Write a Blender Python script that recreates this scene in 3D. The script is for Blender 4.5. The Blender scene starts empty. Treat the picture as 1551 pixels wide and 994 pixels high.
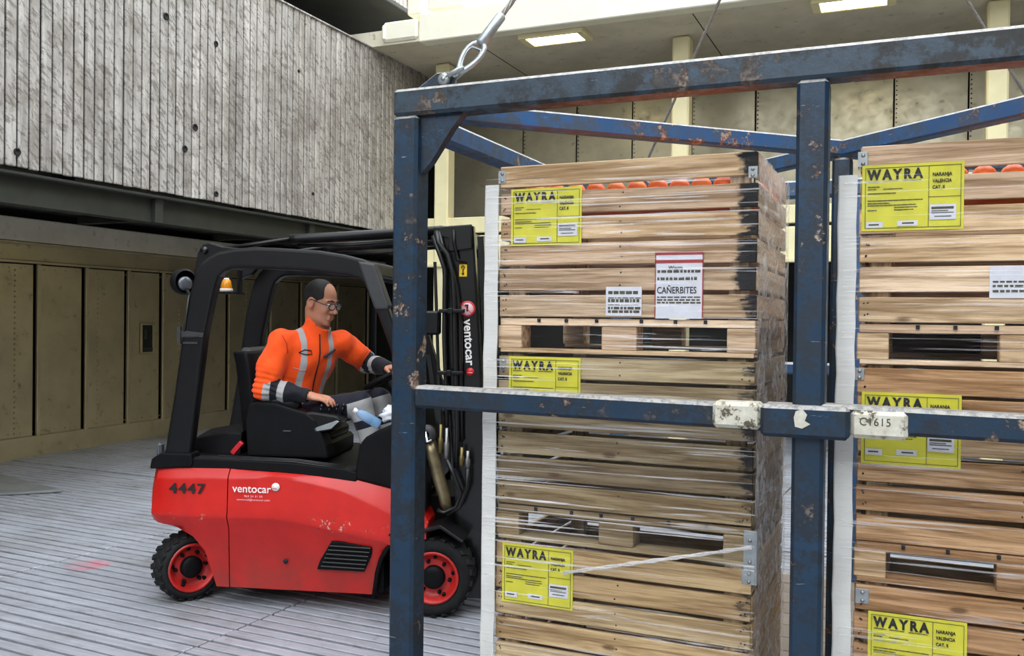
import bpy, bmesh, math, random
import numpy as np
from mathutils import Vector, Matrix, Euler
random.seed(7)
scene = bpy.context.scene
col = scene.collection
R = math.radians

# ---------------------------------------------------------------- camera
cam_d = bpy.data.cameras.new('camera'); cam = bpy.data.objects.new('camera', cam_d); col.objects.link(cam)
cam_d.sensor_width = 36.0; cam_d.lens = 1376.0 / 1551.0 * 36.0
cam_d.clip_start = 0.05; cam_d.clip_end = 200
_yaw, _pit, _rol = R(23.5), R(-0.587), R(0.645)
_f = Vector((-math.sin(_yaw) * math.cos(_pit), math.cos(_yaw) * math.cos(_pit), math.sin(_pit)))
_r = Vector((math.cos(_yaw), math.sin(_yaw), 0)); _u = _r.cross(_f)
_r2 = _r * math.cos(_rol) + _u * math.sin(_rol); _u2 = _u * math.cos(_rol) - _r * math.sin(_rol)
cam.matrix_world = Matrix(((_r2.x, _u2.x, -_f.x, 0), (_r2.y, _u2.y, -_f.y, 0), (_r2.z, _u2.z, -_f.z, 1.72), (0, 0, 0, 1)))
scene.camera = cam
# ---------------------------------------------------------------- sky, exposure
world = bpy.data.worlds.new('overcast'); scene.world = world; world.use_nodes = True
bg = world.node_tree.nodes['Background']
bg.inputs['Color'].default_value = (0.90, 0.95, 1.0, 1); bg.inputs['Strength'].default_value = 4.6
scene.view_settings.view_transform = 'Standard'; scene.view_settings.look = 'None'
scene.view_settings.gamma = 1.0; scene.view_settings.use_curve_mapping = False
scene.view_settings.exposure = 0.0

# ================================================================ helpers
class MB:
    def __init__(s): s.v = []; s.f = []; s.sm = []
    def add(s, vs, fs, smooth=False):
        o = len(s.v); s.v += [tuple(x) for x in vs]; s.f += [tuple(i + o for i in f) for f in fs]; s.sm += [smooth] * len(fs); return s
    def box(s, c, d, M=None, ch=0.0):
        """chamfered box, centre c, full size d"""
        hx, hy, hz = d[0] / 2, d[1] / 2, d[2] / 2
        M = M or Matrix.Identity(3); c = Vector(c)
        if ch <= 0:
            vs = [c + M @ Vector((x * hx, y * hy, z * hz)) for x in (-1, 1) for y in (-1, 1) for z in (-1, 1)]
            return s.add(vs, [(0, 1, 3, 2), (4, 6, 7, 5), (0, 4, 5, 1), (2, 3, 7, 6), (0, 2, 6, 4), (1, 5, 7, 3)])
        ch = min(ch, hx * .9, hy * .9, hz * .9)
        vs = []; idx = {}
        for x in (-1, 1):
            for y in (-1, 1):
                for z in (-1, 1):
                    for a in range(3):
                        p = [x * (hx - ch), y * (hy - ch), z * (hz - ch)]
                        p[a] = (x * hx, y * hy, z * hz)[a]
                        idx[(x, y, z, a)] = len(vs); vs.append(c + M @ Vector(p))
        fs = []
        for a in range(3):
            b, e = (a + 1) % 3, (a + 2) % 3
            for sg in (-1, 1):
                q = []
                for (i, j) in ((-1, -1), (1, -1), (1, 1), (-1, 1)):
                    k = [0, 0, 0]; k[a] = sg; k[b] = i; k[e] = j; q.append(idx[(*k, a)])
                fs.append(q if sg > 0 else q[::-1])
            for i in (-1, 1):
                for j in (-1, 1):
                    k0 = [0, 0, 0]; k1 = [0, 0, 0]; k0[b] = k1[b] = i; k0[e] = k1[e] = j; k0[a] = -1; k1[a] = 1
                    q = [idx[(*k0, b)], idx[(*k1, b)], idx[(*k1, e)], idx[(*k0, e)]]
                    fs.append(q if i * j < 0 else q[::-1])
        for x in (-1, 1):
            for y in (-1, 1):
                for z in (-1, 1):
                    q = [idx[(x, y, z, a)] for a in range(3)]
                    fs.append(q if x * y * z > 0 else q[::-1])
        return s.add(vs, fs)
    def bar(s, p0, p1, w, h, up=(0, 0, 1), ch=0.0):
        p0, p1 = Vector(p0), Vector(p1); x = (p1 - p0).normalized(); up = Vector(up)
        y = up.cross(x)
        if y.length < 1e-4: y = Vector((0, 1, 0)).cross(x)
        y.normalize(); z = x.cross(y)
        M = Matrix((x, y, z)).transposed()
        return s.box((p0 + p1) / 2, ((p1 - p0).length, w, h), M, ch)
    def tube(s, pts, r, n=10, closed=False, caps=True):
        pts = [Vector(p) for p in pts]; m = len(pts)
        rs = r if isinstance(r, (list, tuple)) else [r] * m
        tan = []
        for i in range(m):
            a = pts[(i - 1) % m] if (i > 0 or closed) else pts[i]; b = pts[(i + 1) % m] if (i < m - 1 or closed) else pts[i]
            tan.append((b - a).normalized())
        nrm = tan[0].orthogonal().normalized(); vs = []
        for i in range(m):
            nrm = (nrm - tan[i] * nrm.dot(tan[i])).normalized(); bi = tan[i].cross(nrm)
            for k in range(n):
                a = 2 * math.pi * k / n; vs.append(pts[i] + (nrm * math.cos(a) + bi * math.sin(a)) * rs[i])
        fs = []
        for i in range(m if closed else m - 1):
            j = (i + 1) % m
            for k in range(n): fs.append((i * n + k, i * n + (k + 1) % n, j * n + (k + 1) % n, j * n + k))
        s.add(vs, fs, True)
        if caps and not closed:
            o = len(s.v) - len(vs)
            s.f.append(tuple(o + k for k in range(n))[::-1]); s.sm.append(False)
            s.f.append(tuple(o + (m - 1) * n + k for k in range(n))); s.sm.append(False)
        return s
    def lathe(s, prof, c=(0, 0, 0), axis='z', n=24, M=None, smooth=True):
        """prof: (radius, along)"""
        c = Vector(c); vs = []
        for (r, a) in prof:
            for k in range(n):
                t = 2 * math.pi * k / n; x, y = r * math.cos(t), r * math.sin(t)
                p = {'z': (x, y, a), 'y': (x, a, -y), 'x': (a, x, y)}[axis]
                p = Vector(p); vs.append(c + (M @ p if M else p))
        fs = []
        for i in range(len(prof) - 1):
            for k in range(n):
                fs.append((i * n + k, i * n + (k + 1) % n, (i + 1) * n + (k + 1) % n, (i + 1) * n + k))
        s.add(vs, fs, smooth)
        o = len(s.v) - len(vs)
        return s
    def prism(s, poly, y0, y1, plane='xz', smooth=False):
        """poly extruded along the remaining axis from y0 to y1"""
        def P(a, b, y): return {'xz': (a, y, b), 'xy': (a, b, y), 'yz': (y, a, b)}[plane]
        n = len(poly); vs = [P(a, b, y0) for a, b in poly] + [P(a, b, y1) for a, b in poly]
        fs = [tuple(range(n)), tuple(range(2 * n - 1, n - 1, -1))] + [(i, i + n, (i + 1) % n + n, (i + 1) % n) for i in range(n)]
        return s.add(vs, fs, smooth)
    def sphere(s, c, r, n=12, m=8, M=None):
        c = Vector(c); r = (r, r, r) if isinstance(r, (int, float)) else r
        vs = [(0, 0, 1)] + [(math.sin(math.pi * i / m) * math.cos(2 * math.pi * k / n), math.sin(math.pi * i / m) * math.sin(2 * math.pi * k / n), math.cos(math.pi * i / m)) for i in range(1, m) for k in range(n)] + [(0, 0, -1)]
        vs = [Vector((a * r[0], b * r[1], d * r[2])) for a, b, d in vs]
        vs = [c + (M @ q if M else q) for q in vs]
        fs = [(0, 1 + k, 1 + (k + 1) % n) for k in range(n)]
        for i in range(m - 2):
            for k in range(n): fs.append((1 + i * n + k, 1 + (i + 1) * n + k, 1 + (i + 1) * n + (k + 1) % n, 1 + i * n + (k + 1) % n))
        L = len(vs) - 1; o = 1 + (m - 2) * n
        fs += [(L, o + (k + 1) % n, o + k) for k in range(n)]
        return s.add(vs, fs, True)
    def loft(s, secs, smooth=True, closed=True, caps=True):
        n = len(secs[0]); vs = [p for q in secs for p in q]; fs = []
        for i in range(len(secs) - 1):
            for k in range(n if closed else n - 1): fs.append((i * n + k, i * n + (k + 1) % n, (i + 1) * n + (k + 1) % n, (i + 1) * n + k))
        s.add(vs, fs, smooth)
        if caps and closed:
            o = len(s.v) - len(vs)
            s.f.append(tuple(o + k for k in range(n))[::-1]); s.sm.append(False)
            s.f.append(tuple(o + (len(secs) - 1) * n + k for k in range(n))); s.sm.append(False)
        return s
    def mesh(s, name, mat, bevel=0.0, seg=2, fix=True, angle=30):
        me = bpy.data.meshes.new(name); me.from_pydata(s.v, [], s.f)
        me.polygons.foreach_set('use_smooth', s.sm)
        if fix or bevel:
            bm = bmesh.new(); bm.from_mesh(me)
            if bevel:
                bmesh.ops.recalc_face_normals(bm, faces=bm.faces)
                es = [e for e in bm.edges if len(e.link_faces) == 2 and e.calc_face_angle(0) > R(angle)]
                bmesh.ops.bevel(bm, geom=es, offset=bevel, segments=seg, profile=0.6, affect='EDGES', clamp_overlap=True)
            bmesh.ops.recalc_face_normals(bm, faces=bm.faces)
            bm.to_mesh(me); bm.free()
        if mat: me.materials.append(mat)
        me.update(); return me

def link(name, me, parent=None, loc=None, rot=None):
    o = bpy.data.objects.new(name, me); col.objects.link(o)
    if parent: o.parent = parent
    if loc is not None: o.location = loc
    if rot is not None: o.rotation_euler = rot
    return o
def obj(name, mb, mat, parent=None, loc=None, rot=None, bevel=0.0, seg=2, **kw):
    return link(name, mb.mesh(name, mat, bevel, seg, **kw), parent, loc, rot)
def tag(o, label=None, cat=None, group=None, kind=None):
    if label: o['label'] = label
    if cat: o['category'] = cat
    if group: o['group'] = group
    if kind: o['kind'] = kind
    return o
def thing(name, label, cat, loc=(0, 0, 0), rz=0.0, group=None):
    o = link(name, None, None, loc, (0, 0, rz)); o.empty_display_size = .1
    return tag(o, label, cat, group)
def struct(name, mb, mat, label=None, parent=None, **kw):
    o = obj(name, mb, mat, parent, **kw)
    if not parent: tag(o, label, None, None, 'structure')
    return o
def text(name, body, size, mat, parent, loc, rot=(math.pi / 2, 0, 0), bold=0.0, space=1.0, align='LEFT', width=None, ext=0.0004, xs=1.0):
    cu = bpy.data.curves.new(name, 'FONT'); cu.body = body; cu.size = size; cu.offset = bold; cu.space_character = space
    cu.align_x = align; cu.extrude = ext; cu.resolution_u = 3
    t = bpy.data.objects.new(name, cu); col.objects.link(t)
    bpy.context.view_layer.update()
    me = bpy.data.meshes.new_from_object(t.evaluated_get(bpy.context.evaluated_depsgraph_get()))
    bpy.data.objects.remove(t); bpy.data.curves.remove(cu)
    if width:
        xsv = [v.co.x for v in me.vertices]; k = width / (max(xsv) - min(xsv))
        for v in me.vertices: v.co.x *= k
    elif xs != 1.0:
        for v in me.vertices: v.co.x *= xs
    me.materials.clear(); me.materials.append(mat); me.name = name
    return link(name, me, parent, loc, rot)

# ---------------------------------------------------------------- materials
class NT:
    def __init__(s, name):
        s.m = bpy.data.materials.new(name); s.m.use_nodes = True; s.t = s.m.node_tree; s.t.nodes.clear()
        s.out = s.n('ShaderNodeOutputMaterial'); s.b = s.n('ShaderNodeBsdfPrincipled'); s.l(s.b.outputs[0], s.out.inputs[0])
    def n(s, t, **kw):
        n = s.t.nodes.new(t)
        for k, v in kw.items():
            if hasattr(n, k): setattr(n, k, v)
        return n
    def l(s, a, b): s.t.links.new(a, b)
    def set(s, inp, v):
        if hasattr(v, 'is_output'): s.l(v, inp)
        else: inp.default_value = v
    def math(s, op, a, b=None, c=None, clamp=False):
        n = s.n('ShaderNodeMath', operation=op); n.use_clamp = clamp
        for i, v in enumerate((a, b, c)):
            if v is not None: s.set(n.inputs[i], v)
        return n.outputs[0]
    def mix(s, f, a, b, mode='MIX'):
        n = s.n('ShaderNodeMix', data_type='RGBA', blend_type=mode)
        s.set(n.inputs[0], f); s.set(n.inputs[6], a if hasattr(a, 'is_output') else (*a[:3], 1)); s.set(n.inputs[7], b if hasattr(b, 'is_output') else (*b[:3], 1))
        return n.outputs[2]
    def coord(s, which='Object'): return s.n('ShaderNodeTexCoord').outputs[which]
    def pos(s): return s.n('ShaderNodeNewGeometry').outputs['Position']
    def map(s, v, scale=(1, 1, 1), loc=(0, 0, 0), rot=(0, 0, 0)):
        n = s.n('ShaderNodeMapping'); s.l(v, n.inputs[0]); s.set(n.inputs[1], loc); s.set(n.inputs[2], rot); s.set(n.inputs[3], scale); return n.outputs[0]
    def rnd(s, v):
        """shift coordinates by the object's random number"""
        oi = s.n('ShaderNodeObjectInfo'); n = s.n('ShaderNodeVectorMath', operation='MULTIPLY_ADD')
        c = s.n('ShaderNodeCombineXYZ')
        for i in range(3): s.l(oi.outputs['Random'], c.inputs[i])
        s.l(c.outputs[0], n.inputs[0]); n.inputs[1].default_value = (37, 53, 71); s.l(v, n.inputs[2]); return n.outputs[0]
    def noise(s, v, scale=5, detail=4, rough=.6, dist=0.0):
        n = s.n('ShaderNodeTexNoise'); s.l(v, n.inputs['Vector']); n.inputs['Scale'].default_value = scale
        n.inputs['Detail'].default_value = detail; n.inputs['Roughness'].default_value = rough; n.inputs['Distortion'].default_value = dist
        return n.outputs[0]
    def ramp(s, v, a, b, lo=0.0, hi=1.0):
        n = s.n('ShaderNodeMapRange'); n.interpolation_type = 'SMOOTHSTEP'
        s.l(v, n.inputs[0]); n.inputs[1].default_value = a; n.inputs[2].default_value = b; n.inputs[3].default_value = lo; n.inputs[4].default_value = hi
        return n.outputs[0]
    def bump(s, h, strength=.3, dist=.01):
        n = s.n('ShaderNodeBump'); n.inputs['Strength'].default_value = strength; n.inputs['Distance'].default_value = dist
        s.l(h, n.inputs['Height']); s.l(n.outputs[0], s.b.inputs['Normal'])
    def fin(s, color, rough=.5, metal=0.0, spec=.5, **kw):
        s.set(s.b.inputs['Base Color'], color if hasattr(color, 'is_output') else (*color[:3], 1))
        s.set(s.b.inputs['Roughness'], rough); s.set(s.b.inputs['Metallic'], metal)
        s.b.inputs['Specular IOR Level'].default_value = spec
        for k, v in kw.items(): s.set(s.b.inputs[k.replace('_', ' ')], v)
        return s.m
def S(r, g, b):
    f = lambda c: (c / 255 / 12.92) if c / 255 <= .04045 else ((c / 255 + .055) / 1.055) ** 2.4
    return (f(r), f(g), f(b))
def simple(name, c, rough=.5, metal=0.0, var=.12, scale=12, bump=0.0, **kw):
    t = NT(name); p = t.coord(); n = t.noise(t.rnd(p), scale, 4)
    c2 = tuple(x * (1 - var) for x in c); c3 = tuple(min(1, x * (1 + var)) for x in c)
    if bump: t.bump(t.noise(p, scale * 6, 3), bump, .004)
    return t.fin(t.mix(t.ramp(n, .3, .7), c2, c3), rough, metal, **kw)

def m_blue(name, base, grime, rust):
    t = NT(name); p = t.pos(); n1 = t.noise(p, 3.5, 6, .65); n2 = t.noise(p, 14, 6, .7); n3 = t.noise(p, 45, 4, .7); n4 = t.noise(p, 1.3, 3)
    c = t.mix(t.ramp(n1, .35, .7), base, tuple(x * 1.5 for x in base))
    c = t.mix(t.math('MULTIPLY', t.ramp(n1, .38, .56), t.ramp(n2, .38, .56)), c, grime[:3]) if grime else c
    chip = t.math('MULTIPLY', t.ramp(n2, .60 - rust, .66 - rust), t.ramp(n4, .44, .58))
    c = t.mix(chip, c, t.mix(t.ramp(n3, .4, .6), S(96, 58, 36), S(168, 150, 132)))
    sc = t.noise(t.map(p, (8, 8, 60), (0, 0, 0), (.2, .35, .1)), 1.0, 3, .6)
    c = t.mix(t.math('MULTIPLY', t.ramp(sc, .70, .73), .45), c, S(150, 165, 180))
    nz = t.n('ShaderNodeSeparateXYZ'); t.l(t.n('ShaderNodeNewGeometry').outputs['Normal'], nz.inputs[0])
    c = t.mix(t.math('MULTIPLY', t.ramp(nz.outputs[2], .3, .7), t.ramp(n3, .3, .6, .35, .9)), c, S(176, 172, 166))   # dust and wear on upward faces, plus their lit top edges painted in
    t.bump(t.math('ADD', n3, t.math('MULTIPLY', chip, -1.5)), .25, .004)
    return t.fin(c, t.ramp(n2, .3, .7, .35, .6), 0.0, .5)
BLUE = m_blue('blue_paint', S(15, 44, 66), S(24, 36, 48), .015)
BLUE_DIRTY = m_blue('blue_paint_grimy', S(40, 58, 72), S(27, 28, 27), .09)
BLUE_LIT = m_blue('blue_paint_lit', S(42, 82, 128), S(60, 78, 96), .05)  # same cage paint, stronger daylight put into a brighter blue for rear parts

def m_wood(name):
    t = NT(name); oi = t.n('ShaderNodeObjectInfo'); o = t.coord(); p = t.rnd(o)
    g = t.noise(t.map(p, (1.6, 30, 30)), 1.0, 6, .6, .6)
    g2 = t.noise(t.map(p, (6, 160, 160)), 1.0, 3, .6)
    big = t.noise(t.map(p, (2.2, 5, 5)), 1.0, 3)
    vor = t.n('ShaderNodeTexVoronoi'); t.l(t.map(p, (4.2, 11, 11)), vor.inputs['Vector']); vor.inputs['Scale'].default_value = 1.0
    knot = t.ramp(vor.outputs['Distance'], .06, .16, 1.0, 0.0)
    base = oi.outputs['Color']
    c = t.mix(t.ramp(g, .38, .64), base, t.mix(1.0, base, (.46, .40, .32), 'MULTIPLY'))
    c = t.mix(t.ramp(g2, .48, .70, 0, .6), c, t.mix(1.0, c, (.42, .35, .28), 'MULTIPLY'))
    c = t.mix(t.ramp(big, .55, .75, 0, .45), c, t.mix(1.0, base, (.60, .56, .50), 'MULTIPLY'))
    c = t.mix(t.math('MULTIPLY', knot, .75), c, S(74, 50, 32))
    # splinters and dark edges as dirt, ink marks at the right-hand end (amount in the object's alpha)
    sx = t.n('ShaderNodeSeparateXYZ'); t.l(o, sx.inputs[0])
    ink = t.math('MULTIPLY', t.math('SUBTRACT', 1.0, oi.outputs['Alpha']), t.ramp(sx.outputs[0], .36, .49))
    blot = t.noise(t.map(p, (9, 20, 26)), 1.0, 4, .7)
    c = t.mix(t.math('MULTIPLY', t.ramp(t.math('ADD', t.math('MULTIPLY', ink, .55), t.math('MULTIPLY', blot, .75)), .54, .68), t.ramp(ink, .05, .2)), c, S(26, 26, 28))
    t.bump(t.math('ADD', g, t.math('MULTIPLY', g2, .6)), .35, .004)
    return t.fin(c, .72, 0, .25)
WOOD = m_wood('crate_wood')

def m_red():
    t = NT('red_paint'); o = t.coord(); n = t.noise(o, 4, 3); n2 = t.noise(o, 26, 6, .75); n3 = t.noise(o, 3.3, 3)
    sx = t.n('ShaderNodeSeparateXYZ'); t.l(o, sx.inputs[0])
    c = t.mix(t.ramp(n, .3, .7), S(186, 22, 16), S(202, 30, 22))
    dust = t.math('MULTIPLY', t.ramp(sx.outputs[2], .12, .5, 1, 0), t.ramp(t.noise(o, 7, 5), .3, .7, .15, .55))
    c = t.mix(dust, c, S(112, 60, 52))
    band = t.math('MULTIPLY', t.ramp(sx.outputs[2], .44, .50), t.ramp(sx.outputs[2], .53, .56, 1, 0))
    chip = t.math('MULTIPLY', t.math('MULTIPLY', t.ramp(n2, .55, .62), t.ramp(n3, .46, .56)), band)
    c = t.mix(chip, c, t.mix(t.ramp(t.noise(o, 60, 2), .45, .55), S(60, 36, 34), S(214, 170, 156)))
    return t.fin(c, t.math('ADD', .32, t.math('MULTIPLY', dust, .4)), 0, .5)
RED = m_red()
BLACK = simple('black_plastic', S(17, 17, 19), .5, 0, .15, 9, .05, spec=.13)
BLACK_SATIN = simple('black_satin_paint', S(17, 17, 19), .36, 0, .15, 6, spec=.28)
BLACK_GLOSS = simple('black_gloss_paint', S(16, 18, 18), .22, 0, .2, 6)
GREY_PLASTIC = simple('grey_plastic', S(46, 47, 49), .5, 0, .1)
RUBBER = simple('tyre_rubber', S(27, 27, 28), .8, 0, .3, 14, .3, spec=.3)
HOSE = simple('hose_rubber', S(20, 20, 21), .38)
RIM = simple('rim_red', S(188, 38, 34), .42, 0, .18, 10)
STEEL = simple('bare_steel', S(150, 150, 150), .38, .85, .2, 20, .1)
GOLDSTEEL = simple('worn_cylinder', S(140, 128, 100), .36, .75, .35, 9)
BRASS = simple('brass', S(128, 112, 72), .4, .8)
CHROME = simple('chrome', S(200, 200, 205), .12, 1.0, .05)
WHITE = simple('white_print', S(238, 236, 232), .5, 0, .03)
INK = simple('black_ink', S(22, 22, 24), .6, 0, .1)
INK2 = simple('faded_ink', S(70, 68, 50), .7, 0, .2, 60)
PAPER = simple('white_paper', S(206, 206, 214), .7, 0, .06, 20)
YELLOW = simple('yellow_label', S(206, 200, 52), .45, 0, .08, 14)
REDINK = simple('red_ink', S(150, 48, 44), .6, 0, .12, 30)
STICKRED = simple('sticker_red', S(200, 30, 40), .4)
STICKYEL = simple('sticker_yellow', S(240, 196, 30), .4)
PINK = simple('sticker_pink', S(240, 190, 195), .4)
AMBER = simple('amber_lens', S(240, 150, 20), .2, 0, .1, 30, Transmission_Weight=.2)
GLASSY = simple('lens_glass', S(104, 108, 116), .2, .4, .1)
GALV = simple('galvanised_steel', S(160, 166, 168), .4, .7, .12, 30)
ROPE = simple('wire_rope', S(150, 146, 140), .5, .3, .15, 40)
CREAM = simple('cream_paint', S(240, 230, 184), .5, 0, .05, 3, .05)
CREAM_LIT = simple('cream_paint_lit', S(238, 234, 214), .45, 0, .03, 3)  # same cream paint whitened, overexposing daylight put into its colour
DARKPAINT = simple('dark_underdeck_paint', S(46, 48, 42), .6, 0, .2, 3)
HOLD = simple('hold_steel_paint', S(120, 116, 106), .6, 0, .12, 2)
DARK = simple('dark_void_paint', S(20, 20, 20), .8, 0, .2)
CARD = simple('grey_board', S(214, 212, 206), .7, 0, .05, 6, .1)
TAPE = simple('dirty_white_tape', S(214, 210, 196), .6, 0, .05, 9, .1)

def m_tape():
    t = NT('scuffed_white_tape'); p = t.pos(); n = t.noise(p, 28, 5, .7); n2 = t.noise(p, 7, 3)
    c = t.mix(t.math('MULTIPLY', t.ramp(n, .52, .6), t.ramp(n2, .48, .6)), t.mix(t.ramp(n, .3, .6), S(214, 212, 198), S(196, 190, 172)), S(84, 76, 60))
    return t.fin(c, .6)
TAPE = m_tape()
def m_board():
    t = NT('grey_edge_board'); o = t.coord(); w = t.noise(t.map(o, (3, 3, 22)), 1.0, 4, .6); n = t.noise(o, 5, 3)
    t.bump(w, .5, .006)
    return t.fin(t.mix(t.ramp(n, .3, .7), S(206, 204, 200), S(222, 221, 216)), .55, 0, .4)
CARD = m_board()
def m_floor():
    t = NT('grooved_aluminium'); p = t.pos(); oi = t.n('ShaderNodeObjectInfo')
    fine = t.noise(t.map(p, (3, 90, 1), (0, 0, 0), (0, 0, R(2.25))), 1.0, 4, .65); n = t.noise(p, 1.4, 5, .65); n2 = t.noise(p, 9, 5, .7); sp = t.noise(p, 55, 3, .7)
    c = t.mix(t.ramp(fine, .3, .7), S(148, 151, 160), S(182, 186, 196))
    c = t.mix(t.ramp(n, .45, .7, 0, .5), c, S(112, 108, 102))
    c = t.mix(t.ramp(n2, .56, .72, 0, .5), c, S(104, 100, 94))
    c = t.mix(t.ramp(sp, .66, .72, 0, .5), c, S(180, 182, 186))
    # random tint of each plank, from its object colour
    c = t.mix(1.0, c, oi.outputs['Color'], 'MULTIPLY')
    d = t.n('ShaderNodeVectorMath', operation='DISTANCE'); t.l(t.map(p, (1, 1, 0)), d.inputs[0]); d.inputs[1].default_value = (-5.12, 4.55, 0)
    pk = t.math('MULTIPLY', t.ramp(d.outputs['Value'], .08, .17, 1, 0), t.ramp(n2, .38, .56))
    c = t.mix(t.math('MULTIPLY', pk, .7), c, S(216, 120, 140))
    t.bump(t.math('ADD', fine, n2), .2, .004)
    return t.fin(c, .5, .25, .5)
FLOOR = m_floor()
def m_slat():
    t = NT('worn_aluminium_slat'); p = t.pos(); oi = t.n('ShaderNodeObjectInfo')
    st = t.noise(t.map(p, (1, 24, 1.3)), 1.0, 5, .7); n = t.noise(p, 2.2, 5, .7); fl = t.noise(t.map(t.map(p, (1, 1, 1), (0, 0, 0), (.75, 0, 0)), (1, 9, 34)), 1.0, 4, .65); sp = t.noise(t.map(p, (1, 60, 14)), 1.0, 3, .7)
    c = t.mix(t.ramp(st, .3, .7), S(168, 163, 158), S(214, 210, 204))
    c = t.mix(t.ramp(n, .42, .68, 0, .7), c, S(138, 130, 121))
    c = t.mix(t.ramp(fl, .50, .62, 0, .7), c, S(112, 104, 96))
    c = t.mix(t.ramp(sp, .60, .70, 0, .6), c, S(88, 78, 68))
    c = t.mix(1.0, c, oi.outputs['Color'], 'MULTIPLY')
    t.bump(t.math('ADD', st, fl), .3, .006)
    return t.fin(c, .6, .1, .4)
SLAT = m_slat()
def m_sheet(name, a, b, rough, metal):
    t = NT(name); p = t.pos(); n = t.noise(t.rnd(p), 1.7, 4, .6); n2 = t.noise(p, 7, 6, .7); br = t.noise(t.map(p, (2, 2, 120)), 1.0, 2)
    c = t.mix(t.ramp(n, .3, .7), a, b)
    c = t.mix(t.ramp(n2, .58, .74, 0, .6), c, S(70, 64, 48))
    t.bump(br, .06, .004)
    return t.fin(c, t.ramp(n2, .3, .8, rough, rough + .2), metal, .5)
SHEET = m_sheet('aluminium_sheet_wall', S(176, 164, 132), S(196, 182, 146), .34, .5)
SHEET_B = m_sheet('aluminium_sheet_back_wall', S(156, 149, 126), S(174, 167, 142), .30, .5)
CEIL = m_sheet('painted_deckhead', S(206, 198, 176), S(222, 214, 192), .6, 0)
def m_emit(name, c, s):
    t = NT(name); t.fin(c, .4); t.b.inputs['Emission Color'].default_value = (*c, 1); t.b.inputs['Emission Strength'].default_value = s; return t.m
LAMP = m_emit('lamp_diffuser', (1.0, .84, .42), 16.0)
def m_film(name, amount, sideways=False):
    t = NT(name); p = t.pos()
    if sideways:
        a = t.noise(t.map(p, (1, 16, 16), (0, 0, 0), (.5, 0, 0)), 1.0, 5, .75); a2 = t.noise(t.map(p, (1, 3, 70), (0, 0, 0), (.12, 0, 0)), 1.0, 3)
        al = t.math('ADD', t.ramp(a, .35, .72, .18, .80), t.ramp(a2, .62, .68, 0, .25), clamp=True)
    else:
        a = t.noise(t.map(p, (1.1, 1, 105), (0, 0, 0), (0, .012, 0)), 1.0, 2, .5); a2 = t.noise(t.map(p, (2.0, 1, 44), (0, 0, 0), (0, -.05, 0)), 1.0, 3, .6); big = t.noise(p, 2.2, 3)
        al = t.math('MULTIPLY', t.math('ADD', t.ramp(a, .60, .68, 0.02, .62), t.ramp(a2, .64, .70, 0, .5)), t.ramp(big, .25, .6, .35, 1.0), clamp=True)
    al = t.math('MULTIPLY', al, amount, clamp=True)
    t.bump(a, .4, .01)
    t.fin((.92, .90, .90), .25, 0, .6, Alpha=al); return t.m
FILM = m_film('stretch_film', .85); FILM_SIDE = m_film('stretch_film_side', 1.0, True)
SKIN = simple('skin', S(196, 136, 108), .5, 0, .06, 30, 0, Subsurface_Weight=.08)
HAIR = simple('dark_hair', S(28, 25, 24), .7, 0, .3, 60, .3)
SOLE = simple('shoe_leather', S(30, 28, 26), .6)
def m_cloth(name, base):
    """base cloth; 'grey' and 'navy' vertex attributes are signed distances to the sewn-on bands"""
    t = NT(name); o = t.coord()
    g = t.n('ShaderNodeAttribute', attribute_name='grey').outputs['Fac']; v = t.n('ShaderNodeAttribute', attribute_name='navy').outputs['Fac']
    n = t.noise(o, 9, 4); w = t.noise(t.map(o, (26, 26, 18)), 1.0, 3, .6)
    c = t.mix(t.ramp(n, .3, .7), base, tuple(min(1, x * 1.12) for x in base))
    c = t.mix(t.ramp(v, -.001, .001), c, S(20, 21, 30))
    c = t.mix(t.ramp(g, -.001, .001), c, S(168, 166, 166))
    t.bump(t.math('ADD', w, t.math('MULTIPLY', t.noise(o, 300, 1), .15)), .45, .012)
    return t.fin(c, .75, 0, .3, Sheen_Weight=.1)
ORANGE_CLOTH = m_cloth('orange_cloth', S(255, 84, 20)); NAVY_CLOTH = m_cloth('navy_cloth', S(20, 22, 36))
def m_orange():
    t = NT('orange_peel'); o = t.coord(); t.bump(t.noise(o, 160, 2), .25, .002)
    return t.fin(t.mix(t.ramp(t.noise(t.rnd(o), 9, 2), .3, .7), S(236, 96, 20), S(246, 128, 34)), .4, 0, .5)
PEEL = m_orange()
def m_clear(name, c, al):
    t = NT(name); return t.fin(c, .08, 0, .6, Alpha=al)
BOTTLE = m_clear('blue_clear_plastic', S(150, 196, 240), .5)
BAG = simple('white_bag_plastic', S(232, 234, 240), .3, 0, .05, 30, .3)
PLATE = simple('grey_ramp_plate', S(128, 130, 130), .55, .2, .15, 3, .1)
DECKB = m_sheet('cage_deck_board', S(120, 108, 98), S(140, 128, 118), .6, 0)

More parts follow.
